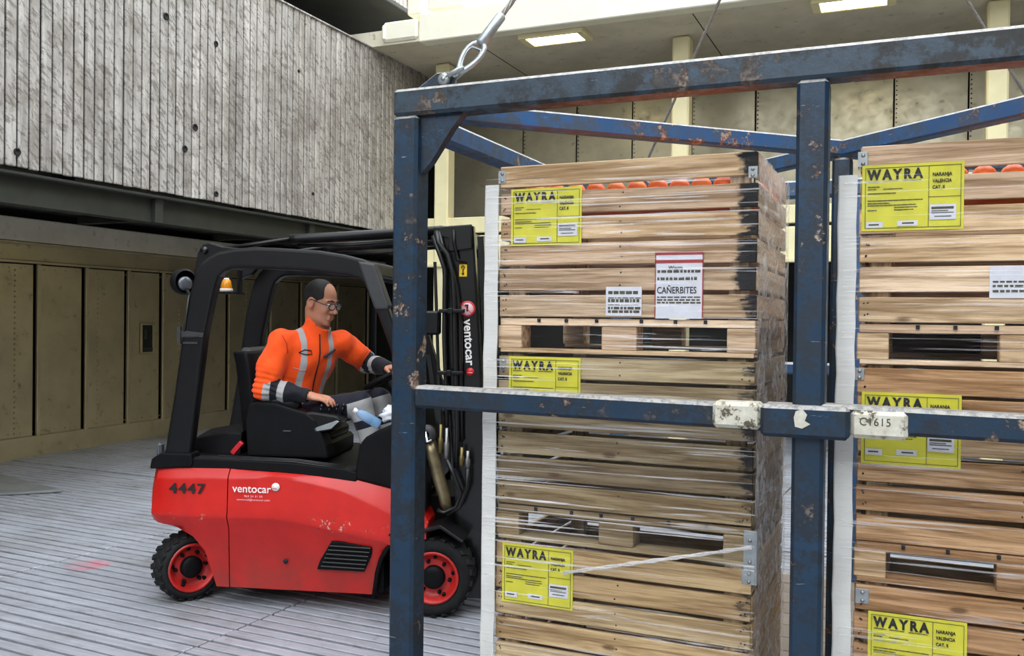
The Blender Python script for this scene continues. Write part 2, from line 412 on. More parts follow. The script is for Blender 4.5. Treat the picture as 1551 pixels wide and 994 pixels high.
#@@SETTING
# ================================================================ the setting
# ---- floor: dark sub-floor, grooved planks with butt seams
fa = R(-2.25)
floor = struct('floor', MB().box((-1.5, 6, -.12), (30, 32, .1)), DARK, 'grooved aluminium hold floor')
PITCH, GAP = .0962, .024
plank_mb = lambda L, zj=0: MB().box((0, 0, -.03), (L, PITCH - GAP, .06), None, .004)
floor_pivot = Matrix.Rotation(fa, 4, 'Z')
seams = [-11.7, -9.65, -7.6, -5.56, -3.50, -1.46, .58, 2.62]
pl_mesh = plank_mb(2.05 - .012).mesh('plank', FLOOR)
rows = [2.62 + i * PITCH for i in range(int((7.1 - 2.62) / PITCH))]
def floor_tint(x, y):
    k = 1.0 + random.uniform(-.08, .06)
    return (k, k * .995, k * .985, 1)
for r_i, yy in enumerate(rows):
    for s_i in range(len(seams) - 1):
        xc = (seams[s_i] + seams[s_i + 1]) / 2
        w = floor_pivot @ Vector((xc, yy, 0))
        # only boards in or just beside the view
        ang = math.degrees(math.atan2(-w.x, w.y)) - 23.5
        if not (-34 < ang < 42) or w.y < 2.4 or (w.x > .9): continue
        if seams[s_i] < -8 and yy < 5.3: continue
        o = link('plank', pl_mesh, floor, (w.x, w.y, random.uniform(-.003, .001)), (0, 0, fa)); o.color = floor_tint(xc, yy)
far = MB(); Mf = Matrix.Rotation(fa, 3, 'Z')
yy = rows[-1] + PITCH
while yy < 17:
    for s_i in range(len(seams)):
        a, b = seams[s_i], (seams[s_i + 1] if s_i + 1 < len(seams) else 7.0)
        far.box(Mf @ Vector(((a + b) / 2, yy, -.02 + random.uniform(-.003, .001))), (b - a - .012, PITCH - GAP, .06), Mf, .004)
    yy += PITCH
yy = 2.62 - PITCH
while yy > -8.8:
    far.box(Mf @ Vector((-1.5, yy, -.02)), (18, PITCH - GAP, .04), Mf); yy -= PITCH
for yy in rows:
    far.box(Mf @ Vector((4.4, yy, -.02)), (7.2, PITCH - GAP, .04), Mf)
tag(obj('far_planks', far, FLOOR, floor, fix=False), kind='stuff')

# ---- left lower wall (sheet panels between ribs), slightly flared
wa = R(1.6); W0 = Vector((-9.574, 7.248, 0)); wd = Vector((-math.sin(wa), math.cos(wa), 0)); wn = Vector((math.cos(wa), math.sin(wa), 0))
Mw = Matrix((wn, wd, Vector((0, 0, 1)))).transposed()       # local x = out of the wall, y = along it
def W(t, z, out=0.0): return W0 + wd * t + wn * out + Vector((0, 0, z))
wall_left = struct('wall_left', MB().box(W(-1, 3.5, -.16), (.1, 32, 8), Mw), DARK, 'sheet metal side wall under the tween deck')
ribs = [-9.5, -7, -5.2, -4.1, -3.1, -2.4, -1.5, -.75, .477, 1.194, 1.896, 2.54, 3.28, 3.95, 5.0, 5.86, 7.01, 8.1]
for a, b in zip(ribs[:-1], ribs[1:]):
    me = MB().box((0, 0, 0), (.02, b - a - .05, 2.05), None, .004).mesh('panel', SHEET)
    o = link('panel', me, wall_left, W((a + b) / 2, 1.275, -.03 + random.uniform(-.008, .004))); o.rotation_euler = (0, 0, wa + random.uniform(-.004, .004))
rib_me = MB().box((.025, .028, 0), (.03, .05, 2.07), None, .006).mesh('rib', SHEET)
for a in ribs: link('rib', rib_me, wall_left, W(a, 1.275, -.02), (0, 0, wa))
rv = MB()
for a in [-.45, .2, 1.42, 2.9, 4.4]:
    for k in range(32): rv.sphere(W(a, .3 + k * .062, -.018), .013, 6, 4)
for k in range(60): rv.sphere(W(-1 + k * .16, .30, -.016), .009, 5, 4); rv.sphere(W(-1 + k * .16, 2.25, -.016), .009, 5, 4)
tag(obj('rivets', rv, SHEET, wall_left, fix=False), kind='stuff')
obj('kick_board', MB().box(W(-1, .12, -.02), (.06, 32, .26), Mw, .008), SHEET, wall_left)
obj('upper_fascia', MB().box(W(-1, 2.70, .10), (.04, 32, .27), Mw, .01), CEIL, wall_left)
obj('ledge', MB().box(W(-1, 2.545, .05), (.12, 32, .03), Mw, .01).box(W(-1, 2.33, .0), (.06, 32, .035), Mw, .01).box(W(-1, 2.44, -.01), (.03, 32, .20), Mw), SHEET, wall_left)
rc = MB()                                                     # recessed box in the wall
tb = (-.0 + 2.27)
for dy, dz, sy, sz in ((0, .2, .24, .03), (0, -.2, .24, .03), (-.11, 0, .03, .42), (.11, 0, .03, .42)): rc.box(W(tb + dy, 1.39 + dz, -.005), (.03, sy, sz), Mw, .004)
obj('recess_frame', rc, SHEET, wall_left)
obj('recess_back', MB().box(W(tb, 1.39, -.012), (.012, .2, .38), Mw), DARK, wall_left)
obj('recess_fitting', MB().box(W(tb - .04, 1.45, .0), (.02, .05, .14), Mw, .004).box(W(tb, 1.24, .0), (.03, .18, .05), Mw, .004), DARKPAINT, wall_left)

# ---- left tween deck: girder edge, underside, slab, ribbed panels
XP = -6.6
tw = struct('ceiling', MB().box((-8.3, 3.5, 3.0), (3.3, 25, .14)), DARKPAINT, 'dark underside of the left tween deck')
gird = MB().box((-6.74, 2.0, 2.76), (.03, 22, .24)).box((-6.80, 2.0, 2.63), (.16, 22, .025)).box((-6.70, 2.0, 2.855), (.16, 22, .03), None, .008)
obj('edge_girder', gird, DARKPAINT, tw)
br_me = MB().box((0, 0, 0), (.06, .10, .24), None, .005).mesh('bracket', DARKPAINT)
for y in (4.2, 6.73, 9.2, 11.2): link('bracket', br_me, tw, (-6.70, y, 2.73))
bm_me = MB().box((0, 0, 0), (2.6, .12, .10)).mesh('cross_beam', DARKPAINT)
for y in (1, 3.4, 5.8, 8.2, 10.6, 13): link('cross_beam', bm_me, tw, (-8.1, y, 2.88))
panel_u = struct('wall_left_upper', MB().box((XP - .06, 1.55, 4.105), (.06, 20.9, 2.40)), DARK, 'ribbed aluminium panel wall above the forklift')
SP = .1083
sl_me = MB().box((0, 0, 0), (.03, SP - .018, 2.41), None, .007).mesh('slat', SLAT)
ys = 11.96 - SP / 2; k = 0
while ys > 4.2:
    o = link('slat', sl_me, panel_u, (XP - .015 + random.uniform(-.006, .003), ys, 4.105 + random.uniform(-.004, .004)), (0, 0, random.uniform(-.02, .02)))
    q = .86 + random.uniform(-.12, .10); warm = min(1, max(0, (ys - 7) / 5))  # warm: far slats go beige, lamp light put into their colour
    if k == 44: q = 1.12
    o.color = (q, q * (1 - .03 * warm), q * (1 - .09 * warm), 1); ys -= SP; k += 1
rest = MB()
while ys > -8.8: rest.box((XP - .015, ys, 4.105), (.03, SP - .011, 2.41), None, .006); ys -= SP
tag(obj('far_slats', rest, SLAT, panel_u, fix=False), kind='stuff')
hl = MB()
for y, z, r_ in ((5.13, 3.02, .032), (6.72, 4.60, .035), (7.41, 4.53, .03), (7.12, 3.61, .036), (6.98, 3.37, .034), (7.43, 2.98, .03), (9.1, 3.2, .02), (8.8, 4.6, .02)):
    hl.lathe([(r_, -.002), (r_, .006), (r_ * .7, .006), (r_ * .6, 0), (0, 0)], (XP + .004, y, z), 'x', 10)
obj('bolt_holes', hl, DARK, panel_u)
top_l = struct('trim_1', MB().box((XP - .03, 3.95, 5.315), (.10, 16, .02), None, .004), SLAT, 'top edge of the ribbed panel wall')
up2 = struct('wall_left_top', MB().box((XP - .06, 3.5, 7.3), (.06, 17, 2.36)).box((XP - .06, 1.5, 10.7), (.06, 21, 4.5)), DARK, 'second ribbed panel wall above')  # plain upper box is added unseen height, blocking low sky light
ys = 11.9
sl2 = MB().box((0, 0, 0), (.03, SP - .018, 2.36), None, .007).mesh('slat', SLAT)
for k in range(22): link('slat', sl2, up2, (XP - .015, ys - k * SP, 7.3)).color = (1, .97, .92, 1)
r2 = MB(); ys -= 22 * SP
while ys > -4.5: r2.box((XP - .015, ys, 7.3), (.03, SP - .011, 2.36)); ys -= SP
tag(obj('far_slats', r2, SLAT, up2, fix=False), kind='stuff')
struct('ceiling_left', MB().box((-8.3, 4.5, 6.2), (3.3, 19, .16)).box((-8.2, 4.5, 5.9), (.1, 17, .4)), DARKPAINT, 'dark underside of the upper left deck')
struct('trim_2', MB().box((-7.4, 4.5, 5.55), (.1, 16, .3)).box((-6.75, 4.5, 6.09), (.3, 17, .06), None, .01), DARKPAINT, 'dark girders in the slot between the ribbed walls')

# ---- back: deckhead, edge beam, columns, tween deck girder, sheet wall
YB = 13.0
ceil_b = struct('ceiling_back', MB().box((0, 12.3, 5.41), (19.8, 3.9, .2)), CEIL, 'painted deckhead above the back tween deck')
seam_mb = MB()
for x in (-5.2, -2.35, 1.6): seam_mb.box((x, 11.8, 5.309), (.012, 2.4, .006))
obj('seam', seam_mb, DARKPAINT, ceil_b)
beam = struct('trim_3', MB().box((.45, 10.42, 5.47), (12.6, .2, .36), None, .012), CREAM_LIT, 'white edge beam of the upper back deck')
obj('end_block', MB().box((-6.13, 10.42, 5.47), (.52, .24, .26), None, .03).box((-6.36, 10.42, 5.46), (.05, .3, .2), None, .02), CREAM_LIT, beam)
struct('trim_4', MB().box((.6, 10.75, 7.6), (12.0, .12, 3.75), None, .02).box((-5.55, 10.6, 5.95), (.5, .3, .44), None, .02).box((-6.02, 10.6, 5.86), (.20, .25, .3), None, .02), CREAM_LIT, 'cream coaming plate above the white beam')
for i, x in enumerate((-6.05, -2.66, .88, 4.4)):
    c = struct('trim_%d' % (5 + i), MB().box((x, 11.45, 2.65), (.22, .22, 5.3), None, .02), CREAM, ['cream steel column beside the end of the ribbed wall', 'cream steel column behind the left crate stack', 'cream steel column behind the right crate stack', 'cream steel column far right'][i])
g = struct('trim_9', MB().box((0, 11.42, 3.02), (13.2, .10, .22), None, .01).box((0, 11.42, 2.66), (13.2, .10, .42), None, .01), CREAM, 'cream deck edge girder across the back')
obj('gap_strip', MB().box((0, 11.44, 2.89), (13.2, .06, .05)), DARK, g)
obj('yellow_flange', MB().box((0, 11.36, 2.46), (13.2, .12, .05), None, .008), CREAM, g)
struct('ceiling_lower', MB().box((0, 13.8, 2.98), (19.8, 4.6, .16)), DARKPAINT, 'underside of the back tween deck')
wall_back = struct('wall_back', MB().box((0, YB + .08, 4.2), (19.8, .1, 2.6)), DARK, 'sheet metal back wall of the tween deck')
xs_ = [-7.0, -5.5, -4.62, -3.75, -2.87, -1.98, -1.1, -.2, .68, 1.56, 2.44, 3.3, 4.2, 5.6]
for a, b in zip(xs_[:-1], xs_[1:]):
    me = MB().box((0, 0, 0), (b - a - .018, .02, 2.4), None, .004).mesh('panel', SHEET_B)
    link('panel', me, wall_back, ((a + b) / 2, YB + random.uniform(-.006, .006), 4.22), (random.uniform(-.003, .003), 0, random.uniform(-.006, .006)))
rv = MB()
for a in xs_:
    for k in range(36): rv.sphere((a + .03, YB - .014, 3.1 + k * .06), .010, 5, 4)
tag(obj('rivets', rv, DARKPAINT, wall_back, fix=False), kind='stuff')
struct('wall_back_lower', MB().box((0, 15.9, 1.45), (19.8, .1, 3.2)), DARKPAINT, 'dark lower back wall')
struct('wall_right', MB().box((8.2, 4, 6), (.1, 30, 14)), HOLD, 'unseen right hold wall, raised to limit low sky light')  # unseen wall, height and tone set to limit low-angle sky light
struct('wall_front', MB().box((0, -9.05, 2.8), (20, .1, 7)), SLAT, 'unseen front hold wall behind the camera, shaped for the sky light')  # unseen wall, kept low and bright so sky light reaches crate fronts

def lamp(loc, rz, label, sx=.86, sy=.36):
    t = thing('ceiling_lamp', label, 'lamp', loc, rz)
    fr = MB()
    for dx, dy, lx, ly in ((0, -sy / 2, sx, .05), (0, sy / 2, sx, .05), (-sx / 2 + .04, 0, .1, sy), (sx / 2 - .04, 0, .1, sy)): fr.box((dx, dy, -.03), (lx, ly, .06), None, .008)
    obj('housing', fr, CREAM, t)
    obj('diffuser', MB().box((0, 0, -.03), (sx - .1, sy - .04, .05), None, .012), LAMP, t)
    return t
lamp((-4.13, 10.77, 5.31), 0, 'lit yellow lamp on the deckhead just behind the white beam')
lamp((-.6, 10.77, 5.31), 0, 'yellow deckhead lamp at the top edge over the middle post')
lamp((2.9, 10.77, 5.31), 0, 'yellow deckhead lamp beyond the right edge')
lamp((-7.2, 8.9, 2.93), R(90), 'yellow lamp hidden behind the left deck edge girder', .8, .3)

# ---- steel ramp plate lying on the floor at the left
def Fp(x, y): v = Mf @ Vector((x, y, 0)); return (v.x, v.y)
plate = obj('steel_plate', MB().prism([(-7.42, 6.28), (-7.66, 6.00), (-8.2, 5.62), (-9.1, 5.2), (-9.3, 6.3), (-8.72, 6.62)], .001, .028, 'xy'), PLATE, bevel=.008, seg=1)
tag(plate, 'grey steel ramp plate lying on the floor by the left wall', 'plate')
#@@CAGE
# ================================================================ the blue lifting cage
cage = thing('lifting_cage', 'scuffed blue steel lifting cage around the two crate stacks', 'cage', (-.29, 3.147, 0))
cage.rotation_euler = (0, R(.0), 0)
def cx(x): return x + .29
def cy(y): return y - 3.147
PW = .108; YF, YK, YM = 3.147, 6.05, 4.60; XL, XM, XR = -1.812, -.292, 1.228; ZT = 2.563
def cbar(name, p0, p1, w, h, mat, ch=.012, up=(0, 0, 1)):
    return obj(name, MB().bar((cx(p0[0]), cy(p0[1]), p0[2]), (cx(p1[0]), cy(p1[1]), p1[2]), w, h, up, ch), mat, cage)
for x in (XL, XM, XR):
    for y in (YF, YK):
        cbar('post', (x, y, .0), (x, y, 2.51), PW if x != XM else .1, PW, BLUE if y == YF else BLUE_LIT, up=(0, 1, 0))
cbar('post', (XM, YM, .1), (XM, YM, 2.5), .09, .09, BLUE, up=(0, 1, 0))
for y in (YF, YK): cbar('top_rail', (XL - .056, y, ZT), (XR + .056, y, ZT), .11, .106, BLUE_DIRTY if y == YF else BLUE_LIT)
for x in (XL, XR): cbar('side_rail', (x, YF + .06, 2.50), (x, YK - .06, 2.50), .09, .09, BLUE_LIT)
for a, b in ((XL + .05, XM), (XM, XR - .05)):
    cbar('middle_rail', (a, YF - .012, 1.412), (b, YF - .012, 1.398), .09, .086, BLUE)
cbar('middle_rail', (XL, YK, 1.423), (XR, YK, 1.423), .08, .075, BLUE_LIT)
obj('sleeve', MB().box((cx(-.300), cy(3.115), 1.397), (.275, .13, .105), None, .012), BLUE, cage)
for x0, x1, lab in ((-.600, -.438, None), (-.162, .008, None)):
    obj('white_tape', MB().box((cx((x0 + x1) / 2), cy(3.135 - .010), 1.405 if x0 < -.3 else 1.397), (x1 - x0, .094, .089), None, .013), TAPE, cage)
text('lettering', 'C1615', .036, INK2, cage, (cx(-.135), cy(3.077), 1.395), space=1.1, xs=.9)
obj('scraped_paint', MB().prism([(0, 0), (.02, .008), (.035, -.01), (.028, -.03), (.045, -.04), (.02, -.055), (-.002, -.05), (-.006, -.02)], -.001, .001), TAPE, cage, (cx(-.325), cy(3.0495), 1.432))
for (x, y) in ((XL, YF), (XR, YF), (XL, YK), (XR, YK)):
    p0 = (x + (.1 if x < 0 else -.1), y + (.1 if y < 4 else -.1), 2.545)
    cbar('diagonal_brace', p0, (XM + (-.02 if x < 0 else .02), YM + (-.02 if y < 4 else .02), 2.545), .075, .075, BLUE_LIT, .008)
for x in (XL, XR):
    s = 1 if x < 0 else -1
    obj('gusset', MB().prism([(cx(x) + s * .05, 2.51), (cx(x) + s * .24, 2.51), (cx(x) + s * .19, 2.455), (cx(x) + s * .10, 2.33), (cx(x) + s * .05, 2.28)], cy(YF) - .02, cy(YF) + .02), BLUE, cage)
obj('gusset', MB().prism([(cy(YF) + .05, 2.51), (cy(YF) + .3, 2.51), (cy(YF) + .05, 2.30)], cx(XL) - .01, cx(XL) + .01, 'yz'), BLUE, cage)
for (x, y) in ((XL, YF), (XL, YK), (XR, YF), (XR, YK)):
    s = 1 if x < 0 else -1
    lg = MB().prism([(cx(x) + s * .01, 2.61), (cx(x) + s * .20, 2.61), (cx(x) + s * .19, 2.655), (cx(x) + s * .165, 2.675), (cx(x) + s * .115, 2.675)], cy(y) - .012, cy(y) + .012)
    obj('lifting_lug', lg, BLUE, cage, bevel=.003, seg=1)
for y in (YF, YK): cbar('base_rail', (XL, y, .055), (XR, y, .055), .1, .1, BLUE)
for x in (XL, XM, XR): cbar('base_rail', (x, YF, .05), (x, YK, .05), .09, .09, BLUE)
db = MB().box((0, 0, 0), (XR - XL - .12, .19, .016), None, .003).mesh('deck_board', DECKB)
y = YF + .15
while y < YK - .1: link('deck_board', db, cage, (cx(XM), cy(y), .104), (0, 0, random.uniform(-.003, .003))); y += .2

# ---- slings and shackle
APX = Vector((-.29, 4.6, 5.4))
lug = Vector((-1.656, 3.147, 2.643)); eye0 = Vector((-1.59, 3.135, 2.675))
d = (eye0 - lug).normalized()
side = Vector((0, 1, 0)); nrm = d.cross(side).normalized()
sh = thing('shackle', 'galvanised steel shackle pinned to the lug at the front left cage corner', 'shackle', lug)
sp = MB()
for s_ in (-.024, .024):
    sp.tube([Vector((0, s_, 0)), d * .05 + Vector((0, s_ * 1.0, 0)), d * .075 + Vector((0, s_ * .7, 0)), d * .088 + Vector((0, s_ * .1, 0))], .0095, 10)
obj('bow', sp, GALV, sh)
obj('pin_eye', MB().lathe([(.009, -.035), (.022, -.035), (.024, -.030), (.024, -.016), (.022, -.012), (.009, -.012), (.009, -.035)], (0, 0, 0), 'y', 18), GALV, sh)
obj('pin', MB().lathe([(.0, -.038), (.009, -.038), (.009, .036), (0, .036)], (0, 0, 0), 'y', 12), STEEL, sh)
def sling(a, top, label, rr=.0105, loop=True):
    t = thing('wire_rope_sling', label, 'wire rope', a)
    dd = (top - a).normalized(); nn = dd.cross(side).normalized()
    st = Vector((0, 0, 0))
    if loop:
        pts = []
        for i in range(18):
            u = i / 18 * 2 * math.pi; pts.append(dd * (.068 - .075 * math.cos(u)) + nn * (.034 * math.sin(u) * (1 - .35 * -math.cos(u) * -1)))
        obj('eye_loop', MB().tube(pts, .0105, 8, True), GALV, t)
        obj('thimble', MB().tube([dd * .066 + (p - dd * .066) * .78 for p in pts[:8] + pts[11:]], .006, 6), STEEL, t)
        obj('ferrule', MB().tube([dd * .132, dd * .142, dd * .285, dd * .295], [.014, .022, .020, .012], 12), GALV, t)
        st = dd * .28
    L = (top - a).length; n = int(L * 22); core = MB().tube([st, dd * L], rr * .9, 8)
    for s_ in range(4):                                        # laid strands wound round the rope
        pts = []
        for i in range(n * 2):
            q = st.lerp(dd * L, i / (n * 2 - 1)); u = i * .75 + s_ * 1.571
            pts.append(q + (nn * math.cos(u) + nn.cross(dd) * math.sin(u)) * rr * .6)
        core.tube(pts, rr * .5, 5)
    obj('rope', core, ROPE, t); return t
sling(eye0, APX, 'steel wire rope with looped eye rising from the front left cage corner shackle')
bl0 = Vector((-1.69, 6.0, 2.66)); sling(bl0, bl0 + (Vector((-1.00, 5.2, 3.54)) - bl0) * 1.7, 'thin wire rope slanting up from the cage back left corner', .0085, False)
br0 = Vector((.835, 6.0, 2.62)); sling(br0, br0 + (Vector((.258, 5.2, 3.377)) - br0) * 1.7, 'thin wire rope slanting up from the cage back right corner', .0085, False)
#@@CRATES
# ================================================================ fruit crates
PLK_L = MB().box((0, 0, 0), (.99, .02, .0835), None, .0025).mesh('plank', WOOD)
PLK_S = MB().box((0, 0, 0), (.81, .02, .0835), None, .0025).mesh('plank', WOOD)
POST = MB().box((0, 0, 0), (.60, .045, .07), None, .003).mesh('corner_post', WOOD)
BLOCK = {w: MB().box((0, 0, 0), (w, .10, .088), None, .003).mesh('block', WOOD) for w in (.10, .135)}
RUN = MB().box((0, 0, 0), (.98, .10, .016), None, .002).mesh('runner', WOOD)
BACKB = MB().box((0, 0, 0), (.98, .02, .085)).mesh('slot_shade_board', WOOD)
DECK = MB().box((0, 0, 0), (.985, .165, .028), None, .002).mesh('deck_board', WOOD)
NOTCH = MB().box((0, 0, 0), (.012, .006, .014)).mesh('notch', DARK)
TINT = {'pink': [(222,  192,  160), (230,  202,  170), (220,  188,  156), (226,  196,  158), (226,  194,  154)],
        'olive': [(176, 158, 126), (158, 140, 110), (182, 164, 130), (146, 128, 100), (166, 146, 112)],
        'tan': [(216,  192,  152), (194, 164, 120), (222,  198,  158), (186, 156, 114), (200, 170, 126)],
        'warm': [(208, 168, 126), (198, 156, 114), (190, 164, 124), (214, 182, 142), (196, 154, 112)]}
def tint(o, pal, ink=0.0):
    c = S(*random.choice(TINT[pal])); k = random.uniform(.80, 1.06); o.color = (c[0] * k, c[1] * k, c[2] * k, 1 - ink)
NAIL = MB()
for j in range(6):
    for x in (-.478, -.47, .0, .46, .475):
        for dz in (-.022, .02): NAIL.lathe([(.0, -.0005), (.0032, -.0005), (.0032, .001)], (x + random.uniform(-.006, .006), -.4265, .187 + j * .0995 + dz + random.uniform(-.006, .006)), 'y', 6)
NAIL_ME = NAIL.mesh('nails', DARK)
def crate(x0, z0, label, pal, ink=0.0, topgap=0.0, closed=True):
    t = thing('fruit_crate', label, 'crate', (x0 + .5, 3.277 + .425, z0), random.uniform(-.004, .004), 'wooden fruit crates in the cage')
    for j in range(6):
        z = .139 + .0458 + j * .0995 + (topgap if j == 5 else 0)
        f = link('plank', PLK_L, t, (random.uniform(-.003, .003), -.415 + random.uniform(-.003, .002), z + random.uniform(-.0025, .0025)), (0, random.uniform(-.004, .004), 0)); tint(f, pal, ink * (1 if j > 0 else .6) * random.uniform(.75, 1))
        for sx in (-1, 1):
            s = link('plank', PLK_S, t, (sx * .487, .0, z), (0, 0, math.pi / 2)); tint(s, pal)
        tint(link('plank', PLK_L, t, (0, .415, z)), pal)
    for sx in (-1, 1):
        for sy in (-1, 1): tint(link('corner_post', POST, t, (sx * .43, sy * .38, .435), (0, math.pi / 2, 0)), pal)
    for k, y in enumerate((-.336, -.168, 0, .168, .336)): tint(link('deck_board', DECK, t, (0, y, .122)), pal)
    for y in (-.373, .373):
        for x, w in ((-.45, .10), (-.005, .135), (.445, .10)): tint(link('block', BLOCK[w], t, (x, y, .062)), pal)
        tint(link('runner', RUN, t, (0, y, .010)), pal)
    for x in (-.33, -.2, -.08, .07, .2, .33): link('notch', NOTCH, t, (x + random.uniform(-.02, .02), -.4225, .128))
    if closed: link('slot_shade_board', BACKB, t, (0, .412, .062)).color = (*S(84, 68, 52), 1)  # board added to close the slots, tinted dark to stand for shade inside
    tag(link('nails', NAIL_ME, t), kind='stuff')
    return t
def ylabel(t, x, z, w=.292, h=.222, cut=None, sh=0.0):
    """yellow printed label; x,z of its top left corner, local to the crate"""
    Y = -.4285
    a = MB(); nx, nz = 8, 6; vs = []
    for j in range(nz + 1):
        for i in range(nx + 1):
            u, v = i / nx, j / nz
            vs.append((x + u * w, Y + .0016 * math.sin(9 * u + 5 * v + x * 20) * math.sin(7 * v + 3) - .001, z - v * h + sh * u * .01))
    fs = [(j * (nx + 1) + i, (j + 1) * (nx + 1) + i, (j + 1) * (nx + 1) + i + 1, j * (nx + 1) + i + 1) for j in range(nz) for i in range(nx)]
    a.add(vs, fs, True); lb = obj('label', a, YELLOW, t, fix=False); lb['label'] = 'yellow printed paper label'
    yy = Y - .0035
    text('lettering', 'WAYRA', .044, INK, lb, (x + .018, yy, z - .048), bold=.0024, space=1.45, width=.172)
    c = x + w * .755 + .008
    for k, s_ in enumerate(('NARANJA', 'VALENCIA', 'CAT. II')): text('lettering', s_, .0155, INK, lb, (c - .026, yy, z - .045 - k * .021), bold=.0005, width=(.058, .058, .036)[k])
    ln = MB(); 
    def r(x0, z0, lw, lh): ln.box((x + x0 + lw / 2, yy + .0008, z - z0 - lh / 2), (lw, .0008, lh))
    m = .010; r(m, m, w - 2 * m, .0016); r(m, h - m, w - 2 * m, .0016); r(m, m, .0016, h - 2 * m); r(w - m, m, .0016, h - 2 * m); r(w * .66, m, .0016, h - 2 * m); r(w * .66, .112, w * .34 - m, .0014)
    for (x0, z0, lw) in ((.018, .054, .04), (.066, .054, .05), (.125, .054, .058), (.018, .072, .038), (.018, .080, .03), (.066, .080, .06), (.018, .094, .09), (.018, .118, .17), (.018, .127, .07), (.018, .134, .15), (.1, .142, .075), (.018, .150, .03), (.1, .150, .06)):
        rr = random.Random(int(x0 * 1e4 + z0 * 1e5))
        q = x0
        while q < x0 + lw - .004:
            ww = rr.uniform(.006, .02); ww = min(ww, x0 + lw - q); r(q, z0, ww - .0015, .0030); q += ww
    obj('printed_lines', ln, INK2, lb, fix=False)
    st = MB()
    for x0, z0, lw, lh in ((w * .675, .138, .078, .05), (.014, .190, .052, .02), (.11, .188, .062, .018)): st.box((x + x0 + lw / 2, yy + .0006, z - z0 - lh / 2), (lw, .001, lh))
    sto = obj('white_stickers', st, PAPER, lb, fix=False)
    ln2 = MB()
    for x0, z0, lw, lh in ((w * .69, .146, .066, .008), (w * .69, .158, .05, .003), (w * .69, .164, .066, .003), (w * .72, .176, .05, .003), (.022, .197, .032, .005), (.125, .194, .036, .005)): ln2.box((x + x0 + lw / 2, yy - .0002, z - z0 - lh / 2), (lw, .0006, lh))
    obj('sticker_print', ln2, INK2, lb, fix=False)
    return lb
def note(t, x, z, w, h, lines, red=False, heading=None):
    Y = -.4295
    n = obj('paper_note', MB().box((x + w / 2, Y, z - h / 2), (w, .0016, h)), PAPER, t); n['label'] = 'white paper note'
    ln = MB(); rd = MB(); rr = random.Random(int(x * 100))
    for (z0, lh) in lines:
        q = x + .008
        while q < x + w - .02:
            ww = rr.uniform(.008, .026); ln.box((q + ww / 2, Y - .0012, z - z0), (ww - .002, .0008, lh)); q += ww + .002
    obj('printed_lines', ln, INK2, n, fix=False)
    if red:
        for x0, z0, lw, lh in ((0, 0, w, .012), (0, .030, w, .012), (0, 0, .004, h), (w - .004, 0, .004, h)): rd.box((x + x0 + lw / 2, Y - .0012, z - z0 - lh / 2), (lw, .0008, lh))
        obj('red_border', rd, REDINK, n, fix=False)
    if heading:
        for s_, dx, dz, wd, sz in heading: text('lettering', s_, sz, INK, n, (x + dx, Y - .0016, z - dz), bold=.0005, width=wd)
    return n
def bracket(t, x, z, w, h):
    b = obj('metal_bracket', MB().box((x, -.4275, z), (w, .003, h), None, .001).box((x + (.5 * w if x > 0 else -.5 * w), -.405, z), (.003, .048, h)), GALV, t)
    sc = MB()
    for q in (-.3, .25): sc.lathe([(0, -.004), (.006, -.004), (.007, 0)], (x, -.429, z + q * h), 'y', 8)
    obj('screw', sc, STEEL, b)
XA, XB = -1.486, -.155
Z0 = .114; HC = .7365
L1 = crate(XA, Z0 + 2 * HC, 'top crate of the left stack, two white paper notes on its pinkish planks', 'pink', .9, .008, False)
L2 = crate(XA, Z0 + HC, 'darker olive-brown middle crate of the left stack behind the blue middle rail', 'olive', .55)  # uses the darker grey-brown palette
L3 = crate(XA, Z0, 'tan lowest crate of the left stack with yellow label below its slots', 'tan', .4)
R1 = crate(XB, Z0 + 2 * HC - .008, 'top crate of the right stack with a single white note at its right', 'pink', 0, .008)
R2 = crate(XB, Z0 + HC - .004, 'middle crate of the right stack, its label crossed by the blue rail', 'warm')
R3 = crate(XB, Z0 - .001, 'orange-brown lowest crate of the right stack', 'warm')
ylabel(L1, -.447, .640, .292, .222); ylabel(L2, -.447, .722, .298, .222); ylabel(L3, -.467, .722, .296, .232)
ylabel(R1, -.490, .668, .308, .220); ylabel(R2, -.482, .642, .302, .24); ylabel(R3, -.451, .640, .298, .23)
note(L1, -.055, .257, .138, .109, [(.022, .012), (.042, .004), (.052, .012), (.068, .003), (.080, .010), (.093, .010)])
note(L1, .132, .384, .178, .244, [(.072, .010), (.098, .012), (.166, .005), (.176, .006), (.186, .006)], True,
     [('Wayra', .05, .064, .055, .018), ('CA\u00d1ERBITES', .008, .152, .145, .034)])
note(R1, -.105, .326, .17, .102, [(.05, .006), (.064, .008), (.08, .008)], False, None)
bracket(L1, -.487, .690, .03, .05); bracket(L1, .478, .66, .03, .04)
bracket(L2, -.473, .69, .022, .05); bracket(L3, .487, .700, .05, .05); bracket(L2, .490, .06, .045, .14)
bracket(R3, -.470, .685, .04, .05); bracket(R1, -.488, .69, .03, .05); bracket(R2, -.49, .70, .03, .04)
ORG = MB().sphere((0, 0, 0), .039, 12, 8).mesh('orange', PEEL)
